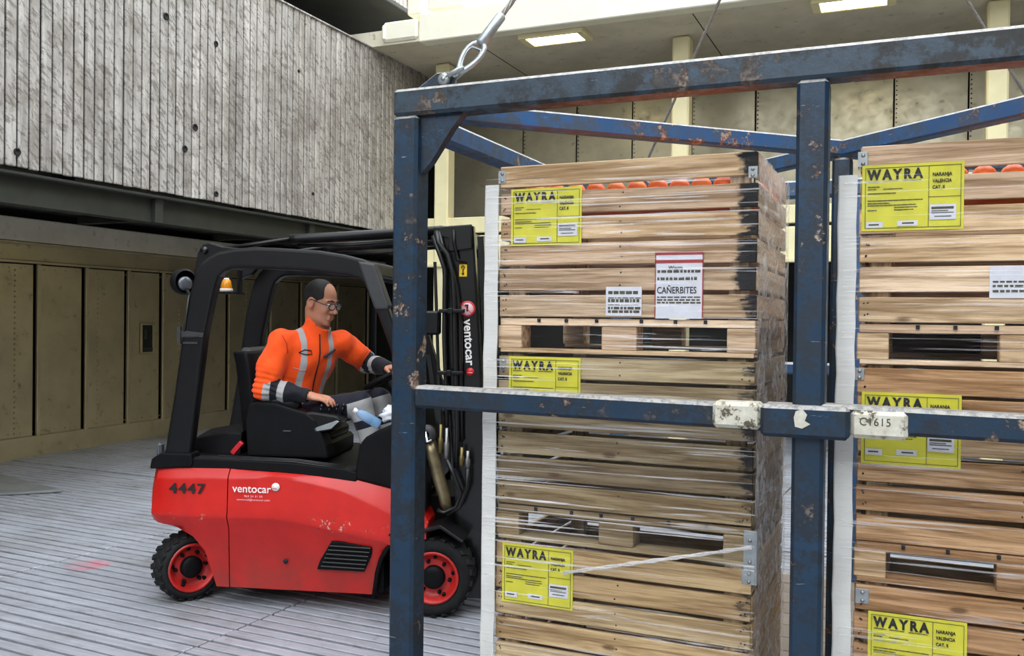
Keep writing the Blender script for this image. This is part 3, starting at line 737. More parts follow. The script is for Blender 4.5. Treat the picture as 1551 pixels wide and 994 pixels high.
for t, x0, nm in ((L1, XA, 'left'), (R1, XB, 'right')):
    zt = t.location.z + .139 + 5 * .0995
    bed = MB(); N = 14
    for j in range(2): bed.box((x0 + .5, 3.277 + .335 * j + .258, zt - .078), (.94, .33, .04), None, .015)  # slab under the oranges, widened to keep daylight out of the crate
    b = obj('fruit_bed', bed, PEEL); tag(b, 'bed of oranges in the top crate of the %s stack, widened to block light' % nm, 'fruit', None, 'stuff')
    for k in range(10):
        o = link('orange', ORG, None, (x0 + .137 + k * .081 + random.uniform(-.0015, .0015), 3.277 + .062 + random.uniform(0, .005), zt - .014 + random.uniform(-.001, .006)), (random.uniform(0, 3), random.uniform(0, 3), 0))
        tag(o, 'orange seen through the gap under the top plank of the %s stack' % nm, 'orange', 'oranges behind the top gap of the %s stack' % nm)
# ---- grey edge boards and stretch film
def edge_board(x, z0, z1, label):
    secs = []
    n = 26
    for i in range(n):
        z = z0 + (z1 - z0) * i / (n - 1); j = random.uniform(-.0025, .0025)
        secs.append([(x + .030 + j, 3.252, z), (x - .026 + j, 3.252, z), (x - .030 + j, 3.256, z), (x - .030 + j, 3.34, z), (x - .024 + j, 3.34, z), (x - .024 + j, 3.258, z), (x + .030 + j, 3.258, z)])
    e = obj('edge_board', MB().loft(secs, False), CARD); tag(e, label, 'edge board', 'grey edge boards on the stacks')
edge_board(-1.508, .13, 2.245, 'tall pale grey edge board on the left corner of the left stack')
edge_board(-.190, .13, 2.215, 'tall pale grey edge board on the left corner of the right stack')
fm = MB(); fm.add([(XA - .045, 3.248, .35), (XA + 1.006, 3.262, .35), (XA + 1.006, 3.262, 2.30), (XA - .045, 3.248, 2.27)], [(0, 1, 2, 3)])
wrap = obj('stretch_wrap', fm, FILM, fix=False); tag(wrap, 'clear stretch film wound round the left crate stack', 'plastic wrap')
sd = []
for i in range(9):
    y = 3.262 + .88 * i / 8; rowz = []
    for j in range(24):
        z = .12 + (2.30 - .12) * j / 23
        rowz.append((XA + 1.006 + .012 * math.sin(j * 1.7 + i) * math.sin(math.pi * i / 8) + .02 * math.sin(math.pi * i / 8), y, z))
    sd.append(rowz)
obj('side_film', MB().loft(sd, True, False), FILM_SIDE, wrap, fix=False)
tw_ = MB()
a, b = Vector((XA + .30, 3.245, .755)), Vector((XA + 1.0, 3.245, .93))
for s_ in range(4): tw_.tube([a.lerp(b, k / 8) + Vector((0, -.003, .006 * math.sin(k * 2 + s_ * 1.6))) for k in range(9)], .0035, 5)
obj('twisted_strand', tw_, FILM_SIDE, wrap)
f2 = MB(); f2.add([(XB - .045, 3.246, .35), (XB + 1.02, 3.262, .35), (XB + 1.02, 3.262, 2.16), (XB - .045, 3.246, 2.22)], [(0, 1, 2, 3)])
w2 = obj('stretch_wrap', f2, m_film('stretch_film_thin', .6), fix=False); tag(w2, 'clear stretch film wound round the right crate stack', 'plastic wrap')
#@@FORKLIFT
# ================================================================ forklift
FL0 = Vector((-3.954, 4.116, 0)); FLR = R(17.267); WID = 1.08
fork = thing('forklift', 'red and black forklift numbered 4447 standing left of the blue cage', 'forklift', FL0, FLR)
def fo(name, mb, mat, bevel=0.0, seg=2, parent=None, **kw): return obj(name, mb, mat, parent or fork, bevel=bevel, seg=seg, **kw)
def interp(tab, x):
    if x <= tab[0][0]: return tab[0][1]
    for (a, b), (c, d_) in zip(tab[:-1], tab[1:]):
        if x <= c: return b + (d_ - b) * (x - a) / (c - a) if c > a else d_
    return tab[-1][1]
TOPZ = [(-.178, .70), (-.16, .80), (-.13, .832), (.097, .832), (.325, .829), (.594, .814), (.879, .799), (1.088, .775), (1.323, .722), (1.491, .627), (1.515, .544)]
UPZ = [(-.178, .66), (-.12, .755), (.144, .769), (.335, .771), (.599, .785), (.743, .777), (1.024, .715), (1.329, .58), (1.515, .50)]
LOWZ = [(-.178, .545), (.323, .541), (.608, .545), (.82, .518), (1.029, .477), (1.213, .445), (1.334, .42), (1.515, .47)]
BOTR = [(-.178, .50), (-.137, .479), (-.005, .457), (.097, .403), (.171, .322), (.216, .199), (.245, .112), (.33, .11)]
BOTF = [(.33, .112), (1.203, .106), (1.223, .241), (1.248, .326), (1.29, .393), (1.329, .429), (1.40, .455), (1.515, .46)]
def body_sec(x, bot, inset=0.0):
    zt, zu, zl, zb = interp(TOPZ, x), interp(UPZ, x), interp(LOWZ, x), interp(bot, x)
    zu = min(zu, zt - .015); zl = min(zl, zu - .02); zb = min(zb, zl - .03)
    h = [(.05 + inset, zb), (.032 + inset, max(zb + .005, zl - .075)), (.004 + inset, zl - .018), (.0 + inset, zl), (.006 + inset, zl + .02), (.013 + inset, zu - .02), (.018 + inset, zu), (.055 + inset, zt - .006), (.075 + inset, zt)]
    return [(x, y, z) for y, z in h] + [(x, WID - y, z) for y, z in h[::-1]]
xs_r = [-.178, -.172, -.155, -.12, -.07, -.005, .05, .097, .135, .171, .195, .216, .23, .245, .30, .322]
ins = [.10, .06, .03, .012, .004] + [0] * 11
cw = fo('counterweight', MB().loft([body_sec(x, BOTR, i) for x, i in zip(xs_r, ins)]), RED)
xs_f = [.329, .4, .5, .6, .7, .8, .9, 1.0, 1.1, 1.203, 1.21, 1.223, 1.235, 1.248, 1.27, 1.29, 1.329, 1.40, 1.46, 1.515]
sp_ = fo('side_panel', MB().loft([body_sec(x, BOTF) for x in xs_f]), RED)
for o_ in (cw, sp_):
    bm = bmesh.new(); bm.from_mesh(o_.data)
    for e in bm.edges: e.smooth = not (len(e.link_faces) == 2 and e.calc_face_angle(0) > R(32))
    bm.to_mesh(o_.data); bm.free()
# body interior, dark underside
fo('chassis', MB().box((.75, .54, .42), (1.0, .92, .62)).box((1.42, .54, .40), (.5, .56, .5)).box((.08, .54, .50), (.36, .30, .60)).box((.06, .54, .62), (.38, .9, .22)), BLACK)
fo('arch_trim', MB().tube([(1.205, .03, .09), (1.225, .028, .241), (1.25, .025, .326), (1.29, .02, .393), (1.329, .02, .429), (1.40, .02, .452)], .014, 8), BLACK)
fo('access_hole', MB().lathe([(0, -.002), (.014, -.002), (.014, .004)], (.675, .028, .283), 'y', 12), DARK)
# black deck over the body
dk = [(-.15, .80), (-.14, .845), (-.08, .872), (.35, .868), (.7, .858), (1.0, .835), (1.09, .815)]
fo('deck_cover', MB().prism(dk + [(1.09, .76), (.85, .785), (.594, .80), (.3, .815)], .045, WID - .045), BLACK, .008)
ts = MB()
for y, x0 in ((.07, .05), (.12, .1), (.16, .2)): ts.tube([(x0, y, .872 - .0), (.7, y, .862), (1.08, y, .822)], .004, 6)
fo('tread_highlight_strip', ts, GREY_PLASTIC)  # grey strips stand for highlights along the step grooves
fo('rear_hump', MB().loft([[(x, y, z) for y, z in ((.25, .86), (.27, h), (.5, h + .03), (.8, h), (.83, .86))] for x, h in ((-.1, .90), (.0, .96), (.2, 1.0), (.3, 1.0))], False), BLACK, .012)
# wheels
def wheel(x, z, r, rim, w, steer, y0=0.0):
    """outer face towards -y at y0"""
    t = fo('wheel', MB().lathe([(rim + .004, .012), (rim + .012, .004), (r - .035, .0), (r - .014, .010), (r - .006, .03), (r - .006, w - .03), (r - .014, w - .01), (r - .035, w), (rim + .01, w - .004)], (0, 0, 0), 'y', 40), RUBBER)
    t.location = (x, y0, z); t.rotation_euler = (0, random.uniform(0, 1), steer)
    tr = MB(); n = 22
    for k in range(n):
        for side_ in (0, 1):
            a = 2 * math.pi * (k + .5 * side_) / n; c_, s_ = math.cos(a), math.sin(a)
            M = Matrix(((c_, 0, -s_), (0, 1, 0), (s_, 0, c_))).transposed() if False else Matrix(((c_, 0, s_), (0, 1, 0), (-s_, 0, c_)))
            yc = w * (.24 if side_ == 0 else .76)
            tr.box(M @ Vector((r - .007, yc, 0)), (.016, w * .42, .034), M @ Matrix.Rotation(.35 if side_ else -.35, 3, 'X'), .004)
    obj('tread', tr, RUBBER, t, fix=False)
    rm = obj('rim', MB().lathe([(rim + .006, .004), (rim + .006, .0), (rim - .004, -.002), (rim - .012, .006), (rim - .02, .03), (rim * .72, .05), (rim * .62, .052), (rim * .45, .045), (0.0, .045)], (0, 0, 0), 'y', 36), RIM, t)
    hb = obj('hub', MB().lathe([(rim * .46, .05), (rim * .46, .018), (rim * .40, .008), (rim * .2, .004), (0, .004)], (0, 0, 0), 'y', 24), BLACK, t)
    bme = MB().lathe([(0, .030), (.011, .030), (.012, .055)], (0, 0, 0), 'y', 6).mesh('wheel_bolt', BLACK)
    for k in range(6):
        a = k * math.pi / 3 + .3; link('wheel_bolt', bme, t, (rim * .64 * math.cos(a), 0, rim * .64 * math.sin(a)))
    hme = MB().lathe([(0, .028), (.012, .028), (.012, .05)], (0, 0, 0), 'y', 8).mesh('rim_hole', BLACK)
    for k in range(5):
        a = k * 2 * math.pi / 5 + .7; link('rim_hole', hme, t, (rim * .80 * math.cos(a), 0, rim * .80 * math.sin(a)))
    return t
def steer(px_, py_, ang, w_=.17):
    c_ = Vector((px_, py_, 0)) - Matrix.Rotation(ang, 3, 'Z') @ Vector((0, w_ / 2, 0)); return wheel(c_.x, .199, .199, .142, w_, ang, c_.y)
w1 = steer(.012, .165, R(46)); w2 = wheel(1.555, .228, .228, .146, .20, 0, .0)
w3 = steer(.012, WID - .165, R(46)); w4 = wheel(1.555, .228, .228, .146, .20, math.pi, WID)
# grille
vp = [(.866, .247), (.885, .30), (.951, .412), (1.0, .415), (1.194, .388), (1.19, .34), (1.149, .244)]
gr = fo('vent_grille', MB().prism(vp, .018, .04), BLACK, .006)
for k in range(6):
    z = .268 + k * .024; x0 = .885 + (z - .247) * .42; x1 = 1.150 + (z - .244) * .28
    obj('slat', MB().bar((x0, .012, z), (x1, .012, z - .006), .016, .010, (0, .5, 1), .002), BLACK_SATIN, gr)
# overhead guard: two bent side frames joined by roof bars
outer = [(-.155, .829), (-.085, .912), (-.03, 1.25), (.015, 1.579), (.033, 1.719), (.069, 1.872), (.097, 1.974), (.13, 2.028), (.183, 2.070), (.236, 2.097), (.342, 2.118), (.472, 2.125), (.585, 2.122), (.852, 2.107), (1.0, 2.085), (1.117, 2.057), (1.178, 2.026), (1.21, 1.95), (1.261, 1.788), (1.314, 1.637), (1.40, 1.36), (1.49, 1.06)]
inner = [(1.42, 1.06), (1.373, 1.225), (1.312, 1.408), (1.279, 1.535), (1.204, 1.738), (1.165, 1.82), (1.118, 1.918), (1.08, 1.945), (1.02, 1.96), (.80, 1.985), (.586, 1.995), (.40, 2.0), (.314, 1.997), (.275, 1.982), (.242, 1.95), (.225, 1.904), (.205, 1.821), (.18, 1.70), (.158, 1.593), (.11, 1.2), (.073, .903), (.07, .829)]
for y0 in (.05, WID - .13): fo('guard_frame', MB().prism(outer + inner, y0, y0 + .08), BLACK_SATIN, .02, 3, angle=50)
for x, z in ((.35, 2.07), (.52, 2.075), (.69, 2.075), (.86, 2.065), (1.03, 2.04)): fo('roof_bar', MB().box((x, .54, z), (.055, WID - .2, .03), None, .006), BLACK_SATIN)
fo('roof_front_bar', MB().box((1.15, .54, 2.0), (.06, WID - .2, .07), None, .01), BLACK_SATIN)
fo('guard_joint', MB().prism([(1.085, 2.045), (1.185, 2.03), (1.272, 1.79), (1.268, 1.765), (1.19, 1.765), (1.18, 1.79)], .04, .14), GREY_PLASTIC, .012)
cl = MB().prism([(-.005, 1.585), (.0, 1.63), (.155, 1.615), (.15, 1.59)], .044, .05).box((.075, .046, 1.60), (.10, .012, .012)).box((.075, .046, 1.555), (.09, .012, .012))
cl.box((.005, .045, 1.60), (.02, .02, .10))
fo('leg_clamp', cl, GREY_PLASTIC)
fo('leg_edge_strip', MB().tube([(.035, .045, 1.62), (.062, .045, 1.84)], .005, 6), GREY_PLASTIC)
fo('leg_foot', MB().prism([(-.17, .80), (-.16, .86), (-.1, .90), (.09, .90), (.10, .845), (.09, .82)], .03, .15), BLACK, .012)
tl = fo('tail_lamp', MB().box((-.135, .10, .905), (.03, .06, .09), None, .012), GLASSY)
# roof cylinders and pivots
for y in (.22, WID - .22):
    tc = fo('tilt_cylinder', MB().tube([(.62, y, 2.185), (.66, y, 2.187), (1.55, y, 2.238)], .030, 14), BLACK_SATIN)
    obj('rod', MB().tube([(.10, y, 2.115), (.63, y, 2.186)], .014, 10), CHROME if False else BLACK_SATIN, tc)
    obj('pivot_lug', MB().prism([(.02, 1.96), (.045, 2.10), (.075, 2.155), (.115, 2.165), (.20, 2.14), (.36, 2.125), (.20, 2.09), (.12, 2.0)], y - .03, y + .03), BLACK_SATIN, tc, bevel=.008)
    obj('pivot_pin', MB().lathe([(0, -.045), (.022, -.045), (.024, -.03), (.024, .045)], (.09, y, 2.115), 'y', 16), BLACK_GLOSS, tc)
    obj('hose', MB().tube([(.66, y + .02, 2.15), (1.0, y + .02, 2.155), (1.5, y + .02, 2.20)], .012, 8), HOSE, tc)
# lamp and beacon on the rear legs
wl = fo('work_lamp', MB().lathe([(.0, -.05), (.05, -.045), (.078, -.01), (.082, .03), (.07, .045)], (0, 0, 0), 'x', 20), BLACK)
wl.location = (-.085, .26, 1.925); wl.rotation_euler = (0, 0, R(-35))
obj('lens', MB().sphere((.034, 0, -.012), (.02, .05, .046), 14, 10), GLASSY, wl)
fo('lamp_arm', MB().bar((-.08, .28, 1.90), (.06, .10, 1.80), .02, .02, (0, 0, 1), .003), BLACK)
bc = fo('beacon', MB().lathe([(.036, 0), (.036, .006), (.033, .03), (.026, .055), (.018, .062), (0, .064)], (0, 0, 0), 'z', 18), AMBER); bc.location = (.05, .60, 1.895)
obj('beacon_base', MB().lathe([(.0, -.022), (.042, -.022), (.042, 0), (.030, .002)], (0, 0, 0), 'z', 18), CARD, bc)
obj('beacon_cap', MB().lathe([(.017, .061), (.016, .070), (0, .071)], (0, 0, 0), 'z', 14), CARD, bc)
fo('beacon_bracket', MB().box((.07, .60, 1.867), (.14, .16, .012), None, .003).box((.14, .60, 1.94), (.02, .05, .16), None, .004), BLACK)
# seat, arm console
seat = fo('seat', MB().box((.60, .50, .99), (.50, .50, .12), None, .04), BLACK, .012)
obj('backrest', MB().loft([[(x, y, z) for x, y in ((xb - .05, .30), (xb + .05, .27), (xb + .08, .36), (xb + .08, .64), (xb + .05, .73), (xb - .05, .70))] for xb, z in ((.34, 1.0), (.32, 1.2), (.29, 1.42), (.27, 1.50))]), BLACK, seat, bevel=.02)
obj('headrest_shell', MB().box((.285, .5, 1.47), (.10, .36, .10), None, .035), GREY_PLASTIC, seat)
obj('seat_base', MB().box((.60, .52, .90), (.52, .56, .12), None, .02), BLACK, seat)
pod = [(.38, .87), (.365, 1.10), (.385, 1.19), (.44, 1.205), (.56, 1.195), (.66, 1.165), (.74, 1.145), (.80, 1.10), (.84, 1.02), (.87, .95), (.885, .87)]
cons = fo('arm_console', MB().prism(pod, .16, .30), BLACK, .018, 3)
obj('arm_pad', MB().tube([(.40, .23, 1.195), (.47, .23, 1.207), (.57, .23, 1.198), (.68, .23, 1.165)], [.03, .04, .04, .034], 12), BLACK_SATIN, cons)
obj('latch', MB().box((.63, .158, 1.03), (.05, .01, .012), None, .003), GREY_PLASTIC, cons)
jc = fo('joystick_pod', MB().prism([(.70, 1.14), (.78, 1.15), (.93, 1.13), (.96, 1.10), (.90, 1.04), (.80, 1.02), (.74, 1.06)], .17, .33), BLACK_SATIN, .015)
obj('silver_trim', MB().prism([(.80, 1.03), (.90, 1.05), (.95, 1.095), (.93, 1.10), (.86, 1.075), (.79, 1.05)], .160, .172), GALV, jc, bevel=.002, seg=1)
for i, (x, y) in enumerate(((.815, .21), (.86, .23), (.90, .25), (.93, .28))):
    lv = obj('control_lever', MB().tube([(x, y, 1.13), (x + .008, y, 1.175)], .006, 8), BLACK_GLOSS, jc)
    obj('knob', MB().sphere((x + .01, y, 1.18), (.011, .011, .014), 10, 8), BLACK_GLOSS, lv)
obj('belt_buckle', MB().bar((.285, .17, .885), (.345, .17, .955), .03, .03, (0, 1, 0), .004), STICKRED, seat)
# footwell, front cowl, dash, steering
fo('footwell_floor', MB().box((1.18, .54, .715), (.62, .8, .03)), BLACK)
cow = [(1.080, .775), (1.088, .86), (1.105, .975), (1.14, 1.02), (1.208, 1.06), (1.302, 1.10), (1.40, 1.125), (1.47, 1.10), (1.50, .9), (1.505, .60), (1.34, .715)]
for y0 in (.045, WID - .22): fo('front_cowl', MB().prism(cow, y0, y0 + .18), BLACK, .02, 3)
fo('dashboard', MB().prism([(1.36, .72), (1.30, 1.0), (1.26, 1.18), (1.32, 1.24), (1.42, 1.22), (1.50, .9), (1.50, .72)], .23, WID - .23), BLACK, .02)
swc = Vector((1.165, .47, 1.345)); swn = Vector((-.45, 0, .89)).normalized(); sa = Vector((0, 1, 0)); sb = swn.cross(sa)
stw = fo('steering_wheel', MB().tube([swc + (sa * math.cos(u) + sb * math.sin(u)) * .15 for u in [i * math.pi / 14 for i in range(28)]], .016, 8, True), BLACK)
sw2 = MB()
for u in (0.3, 2.4, 4.5): sw2.tube([swc - swn * .02, swc + (sa * math.cos(u) + sb * math.sin(u)) * .145], .011, 6)
obj('spokes', sw2.tube([swc - swn * .025, swc - swn * .12, (1.33, .47, 1.16)], .026, 10), BLACK, stw)
# front fender
fo('fender', MB().prism([(1.30, .480), (1.48, .502), (1.60, .540), (1.735, .452), (1.725, .438), (1.60, .518), (1.48, .484), (1.30, .464)], -.02, .20), BLACK_SATIN, .004, 1)
# mast
def mast_x(z): return 1.742 + (2.262 - z) * .066
mp = lambda x0, x1, z0, z1: [(mast_x(z0) + x0, z0), (mast_x(z1) + x0, z1), (mast_x(z1) + x1, z1), (mast_x(z0) + x1, z0)]
for y0 in (.18, WID - .24):
    mo = fo('mast_rail', MB().prism(mp(-.20, .0, .07, 2.262), y0, y0 + .02).prism(mp(-.012, .0, .07, 2.262), y0, y0 + .07).prism(mp(-.20, -.185, .07, 2.262), y0, y0 + .06), BLACK_GLOSS)
    obj('inner_rail', MB().prism(mp(.018, .055, .07, 2.20), y0 + .01, y0 + .07), BLACK_GLOSS, mo)
for z in (2.2, 1.2, .35): fo('mast_cross_member', MB().box((mast_x(z) - .06, .54, z), (.05, WID - .4, .10), None, .006), BLACK_GLOSS)
fo('mast_head', MB().prism([(1.508, 2.21), (1.512, 2.254), (1.735, 2.27), (1.74, 2.13), (1.60, 2.11), (1.60, 2.19)], .15, .185), BLACK_GLOSS, .006)
fo('mast_catch', MB().tube([(1.63, .145, 2.235), (1.635, .140, 2.16), (1.655, .142, 2.06), (1.70, .145, 2.045)], .010, 8), BLACK_SATIN)
fo('mast_backing', MB().box((1.70, .54, 1.15), (.03, .5, 1.9)), BLACK)
h1 = [(1.53, .13, 2.225), (1.545, .12, 2.16), (1.60, .12, 2.09), (1.632, .12, 1.98), (1.642, .12, 1.83), (1.65, .12, 1.55), (1.66, .12, 1.30), (1.67, .12, 1.05), (1.665, .12, .85)]
h2 = [(1.51, .14, 2.20), (1.55, .13, 2.10), (1.585, .13, 2.0), (1.585, .13, 1.85), (1.585, .13, 1.60), (1.60, .13, 1.30), (1.605, .13, 1.05)]
h3 = [(1.54, .15, 2.225), (1.57, .15, 2.12), (1.615, .15, 2.03), (1.65, .15, 1.9), (1.675, .15, 1.7), (1.68, .15, 1.4), (1.69, .15, 1.0)]
for h in (h1, h2, h3): fo('hose', MB().tube(h, .014, 8), HOSE)
for z, x0 in ((1.76, 1.555), (1.40, 1.55)): fo('hose_clamp', MB().box((x0 + .075, .11, z), (.15, .03, .022), None, .004).box((x0 + .07, .10, z), (.03, .03, .035), None, .004), BLACK_SATIN)
fo('valve_block', MB().box((1.50, .16, 1.69), (.11, .08, .14), None, .012), BLACK_SATIN)
fo('lift_chain', MB().bar((1.515, .18, 2.05), (1.56, .18, 1.0), .02, .016).bar((1.475, .22, 1.50), (1.54, .22, 1.08), .02, .025), BLACK_GLOSS)
mcl = fo('mast_cylinder', MB().tube([(1.50, .12, 1.0), (1.525, .12, .92), (1.60, .12, .66), (1.615, .12, .60)], [.04, .042, .034, .03], 14), GOLDSTEEL)
obj('clevis', MB().lathe([(.02, -.03), (.055, -.03), (.055, .02), (.02, .02), (.02, -.03)], (1.492, .11, 1.04), 'y', 18), GREY_PLASTIC, mcl)
obj('fastener', MB().tube([(1.49, .07, 1.06), (1.50, .07, 1.0), (1.53, .07, 1.01)], .010, 8), CHROME, mcl)
for x, z0, z1, m_ in ((1.575, 1.10, .93, BRASS), (1.61, 1.08, .90, STEEL), (1.70, .97, .86, BRASS), (1.735, .95, .85, STEEL)):
    f_ = fo('hydraulic_fitting', MB().tube([(x, .10, z0), (x, .10, (z0 + z1) / 2 + .01), (x, .10, (z0 + z1) / 2), (x, .10, z1)], [.010, .010, .016, .014], 8), m_)
fo('hose_loop', MB().tube([(1.61, .10, .90), (1.66, .10, .80), (1.70, .10, .70), (1.67, .10, .62), (1.60, .10, .585), (1.56, .10, .60)], .013, 8).tube([(1.735, .10, .86), (1.735, .10, .74), (1.69, .10, .62), (1.62, .10, .57)], .013, 8), HOSE)
fo('identity_plate', MB().box((1.665, .165, 1.0), (.05, .006, .26), None, .002), GREY_PLASTIC)
fo('carriage', MB().box((1.94, .54, .42), (.04, .90, .09), None, .008).box((1.92, .54, .14), (.04, .90, .09), None, .008), BLACK_GLOSS)
for y in (.30, .70): fo('fork_tine', MB().prism([(1.965, .05), (1.965, .52), (2.0, .52), (2.0, .09), (2.75, .065), (2.75, .052)], y, y + .09), BLACK_GLOSS, .003, 1)
# stickers and lettering
yk = fo('hook_sticker', MB().box((mast_x(2.0) - .075, .177, 2.0), (.046, .003, .072), None, .001), STICKYEL)
obj('hook_symbol', MB().tube([(mast_x(2) - .082, .174, 2.012), (mast_x(2) - .083, .174, 2.022), (mast_x(2) - .075, .174, 2.029), (mast_x(2) - .067, .174, 2.022), (mast_x(2) - .068, .174, 2.012), (mast_x(2) - .075, .174, 2.005), (mast_x(2) - .075, .174, 1.985)], .0035, 6).prism([(mast_x(2) - .086, 1.985), (mast_x(2) - .064, 1.985), (mast_x(2) - .075, 1.970)], .172, .175), INK, yk)
cxs = mast_x(1.775) - .062
ps = fo('prohibition_sticker', MB().lathe([(0, .174), (.047, .174), (.047, .178)], (cxs, 0, 1.775), 'y', 28), PINK)
obj('red_ring', MB().lathe([(.038, .1725), (.047, .1725), (.047, .174), (.038, .174)], (cxs, 0, 1.775), 'y', 28).bar((cxs - .028, .1735, 1.803), (cxs + .028, .1735, 1.747), .002, .009, (0, 1, 0)), STICKRED, ps)
obj('pictogram', MB().box((cxs - .004, .1730, 1.795), (.022, .001, .012)).box((cxs + .0, .1730, 1.775), (.012, .001, .03)).box((cxs - .02, .1730, 1.765), (.014, .001, .02)), INK, ps)
mt_ = text('mast_lettering', 'ventocar', .076, WHITE, fork, (mast_x(1.70) - .088, .176, 1.712), (0, 0, 0), bold=.0016, width=.275)
bpy.context.view_layer.update()
o_ = mt_; o_.rotation_euler = Matrix(((0.066, 1, 0), (0, 0, -1), (-1, .066, 0))).to_euler()
rb = fo('mast_ball', MB().lathe([(0, .174), (.024, .174), (.024, .177)], (mast_x(1.40) - .066, 0, 1.405), 'y', 20), STICKRED)
obj('ball_line', MB().box((mast_x(1.4) - .066, .1733, 1.40), (.03, .001, .004)), PINK, rb)
text('number', '4447', .082, INK, fork, (-.030, .001, .670), bold=.0022, space=1.15, width=.225)
text('brand_lettering', 'ventocar', .066, WHITE, fork, (.359, .001, .686), bold=.0006, width=.235)
bl = fo('brand_ball', MB().lathe([(0, -.001), (.024, -.001), (.024, .002)], (.620, .004, .722), 'y', 24), WHITE)
obj('ball_line', MB().box((.612, .0025, .714), (.03, .001, .003)), RED, bl)
text('small_lettering', '963 24 31 53', .017, PINK, fork, (.43, .001, .658), width=.11)
text('small_lettering', 'comercial@ventocar.com', .017, PINK, fork, (.385, .001, .638), width=.20)
#@@DRIVER
# ================================================================ the driver
import openvdb
class SDF:
    def __init__(s, lo, hi, res):
        s.lo = np.array(lo, np.float32); s.res = res
        s.n = np.ceil((np.array(hi) - s.lo) / res).astype(int) + 1
        s.ax = [(s.lo[i] + res * np.arange(s.n[i])).astype(np.float32) for i in range(3)]
        s.d = np.full(s.n, .12, np.float32)
    def _sl(s, lo, hi):
        i0 = np.clip(np.floor((np.array(lo) - s.lo) / s.res).astype(int), 0, s.n); i1 = np.clip(np.ceil((np.array(hi) - s.lo) / s.res).astype(int) + 1, 0, s.n)
        sl = tuple(slice(a, b) for a, b in zip(i0, i1))
        X, Y, Z = np.meshgrid(s.ax[0][sl[0]], s.ax[1][sl[1]], s.ax[2][sl[2]], indexing='ij')
        return sl, X, Y, Z
    def _put(s, sl, v, k, sub):
        a = s.d[sl]
        if a.size == 0: return
        if sub: s.d[sl] = np.maximum(a, -v) if k <= 0 else -s._smin(-a, v, k)
        else: s.d[sl] = np.minimum(a, v) if k <= 0 else s._smin(a, v, k)
    @staticmethod
    def _smin(a, b, k):
        h = np.clip(.5 + .5 * (b - a) / k, 0, 1); return b * (1 - h) + a * h - k * h * (1 - h)
    def cap(s, p0, p1, r0, r1=None, k=.02, sub=False):
        r1 = r0 if r1 is None else r1; p0, p1 = np.array(p0, float), np.array(p1, float); m = max(r0, r1) + .06
        sl, X, Y, Z = s._sl(np.minimum(p0, p1) - m, np.maximum(p0, p1) + m)
        d = p1 - p0; L = max(d @ d, 1e-9)
        t = np.clip(((X - p0[0]) * d[0] + (Y - p0[1]) * d[1] + (Z - p0[2]) * d[2]) / L, 0, 1)
        v = np.sqrt((X - p0[0] - t * d[0]) ** 2 + (Y - p0[1] - t * d[1]) ** 2 + (Z - p0[2] - t * d[2]) ** 2) - (r0 + (r1 - r0) * t)
        s._put(sl, v, k, sub); return s
    def ell(s, c, r, M=None, k=.02, sub=False):
        c = np.array(c, float); r = np.array(r, float); m = r.max() + .06
        sl, X, Y, Z = s._sl(c - m, c + m); A, B, C = X - c[0], Y - c[1], Z - c[2]
        if M is not None:
            M = np.array(M); A, B, C = [M[0, i] * A + M[1, i] * B + M[2, i] * C for i in range(3)]
        k0 = np.sqrt((A / r[0]) ** 2 + (B / r[1]) ** 2 + (C / r[2]) ** 2); k1 = np.sqrt((A / r[0] ** 2) ** 2 + (B / r[1] ** 2) ** 2 + (C / r[2] ** 2) ** 2) + 1e-6
        s._put(sl, np.where(k1 > 1e-3, k0 * (k0 - 1) / k1, -r.min()), k, sub); return s
    def chain(s, pts, rs, k=.01):
        for i in range(len(pts) - 1): s.cap(pts[i], pts[i + 1], rs[i], rs[i + 1], k)
        return s
    def half(s, p, n):
        """keep the side of the plane the normal points to"""
        p, n = np.array(p, float), np.array(n, float); n /= np.linalg.norm(n)
        X, Y, Z = np.meshgrid(*s.ax, indexing='ij'); s.d = np.maximum(s.d, -((X - p[0]) * n[0] + (Y - p[1]) * n[1] + (Z - p[2]) * n[2])).astype(np.float32); return s
    def verts(s):
        g = openvdb.FloatGrid(); g.copyFromArray(s.d); r_ = g.convertToPolygons(0.0, 0.0)
        v = np.array(r_[0]); q = np.array(r_[2] if len(r_) == 3 else r_[1])
        return v * s.res + s.lo, q
    def mesh(s, name, mat, parent=None, attrs=None, disp=None, smooth=0):
        v, q = s.verts()
        if disp is not None: v = v + disp(v)
        me = bpy.data.meshes.new(name); me.from_pydata(v.tolist(), [], q.tolist())
        bm = bmesh.new(); bm.from_mesh(me); bmesh.ops.recalc_face_normals(bm, faces=bm.faces)
        for _ in range(smooth): bmesh.ops.smooth_vert(bm, verts=bm.verts, factor=.5, use_axis_x=True, use_axis_y=True, use_axis_z=True)
        bm.to_mesh(me); bm.free()
        me.polygons.foreach_set('use_smooth', [True] * len(me.polygons)); me.materials.append(mat)
        for nm, fn in (attrs or {}).items():
            a = me.attributes.new(nm, 'FLOAT', 'POINT'); a.data.foreach_set('value', fn(v).astype(np.float32))
        return link(name, me, parent)
A = lambda *p: np.array(p, float)
pelvis, belly, chest, neck0 = A(.56, .47, 1.09), A(.58, .455, 1.28), A(.655, .43, 1.47), A(.715, .42, 1.60)
rsh, rel, rwr = A(.550, .270, 1.555), A(.470, .215, 1.275), A(.700, .235, 1.240)
lsh, lel, lwr = A(.835, .56, 1.555), A(.965, .72, 1.42), A(1.135, .59, 1.395)
rhip, rkn, ran = A(.60, .375, 1.085), A(1.015, .37, 1.185), A(1.135, .38, .80)
lhip, lkn, lan = A(.62, .57, 1.085), A(1.09, .56, 1.195), A(1.21, .56, .80)
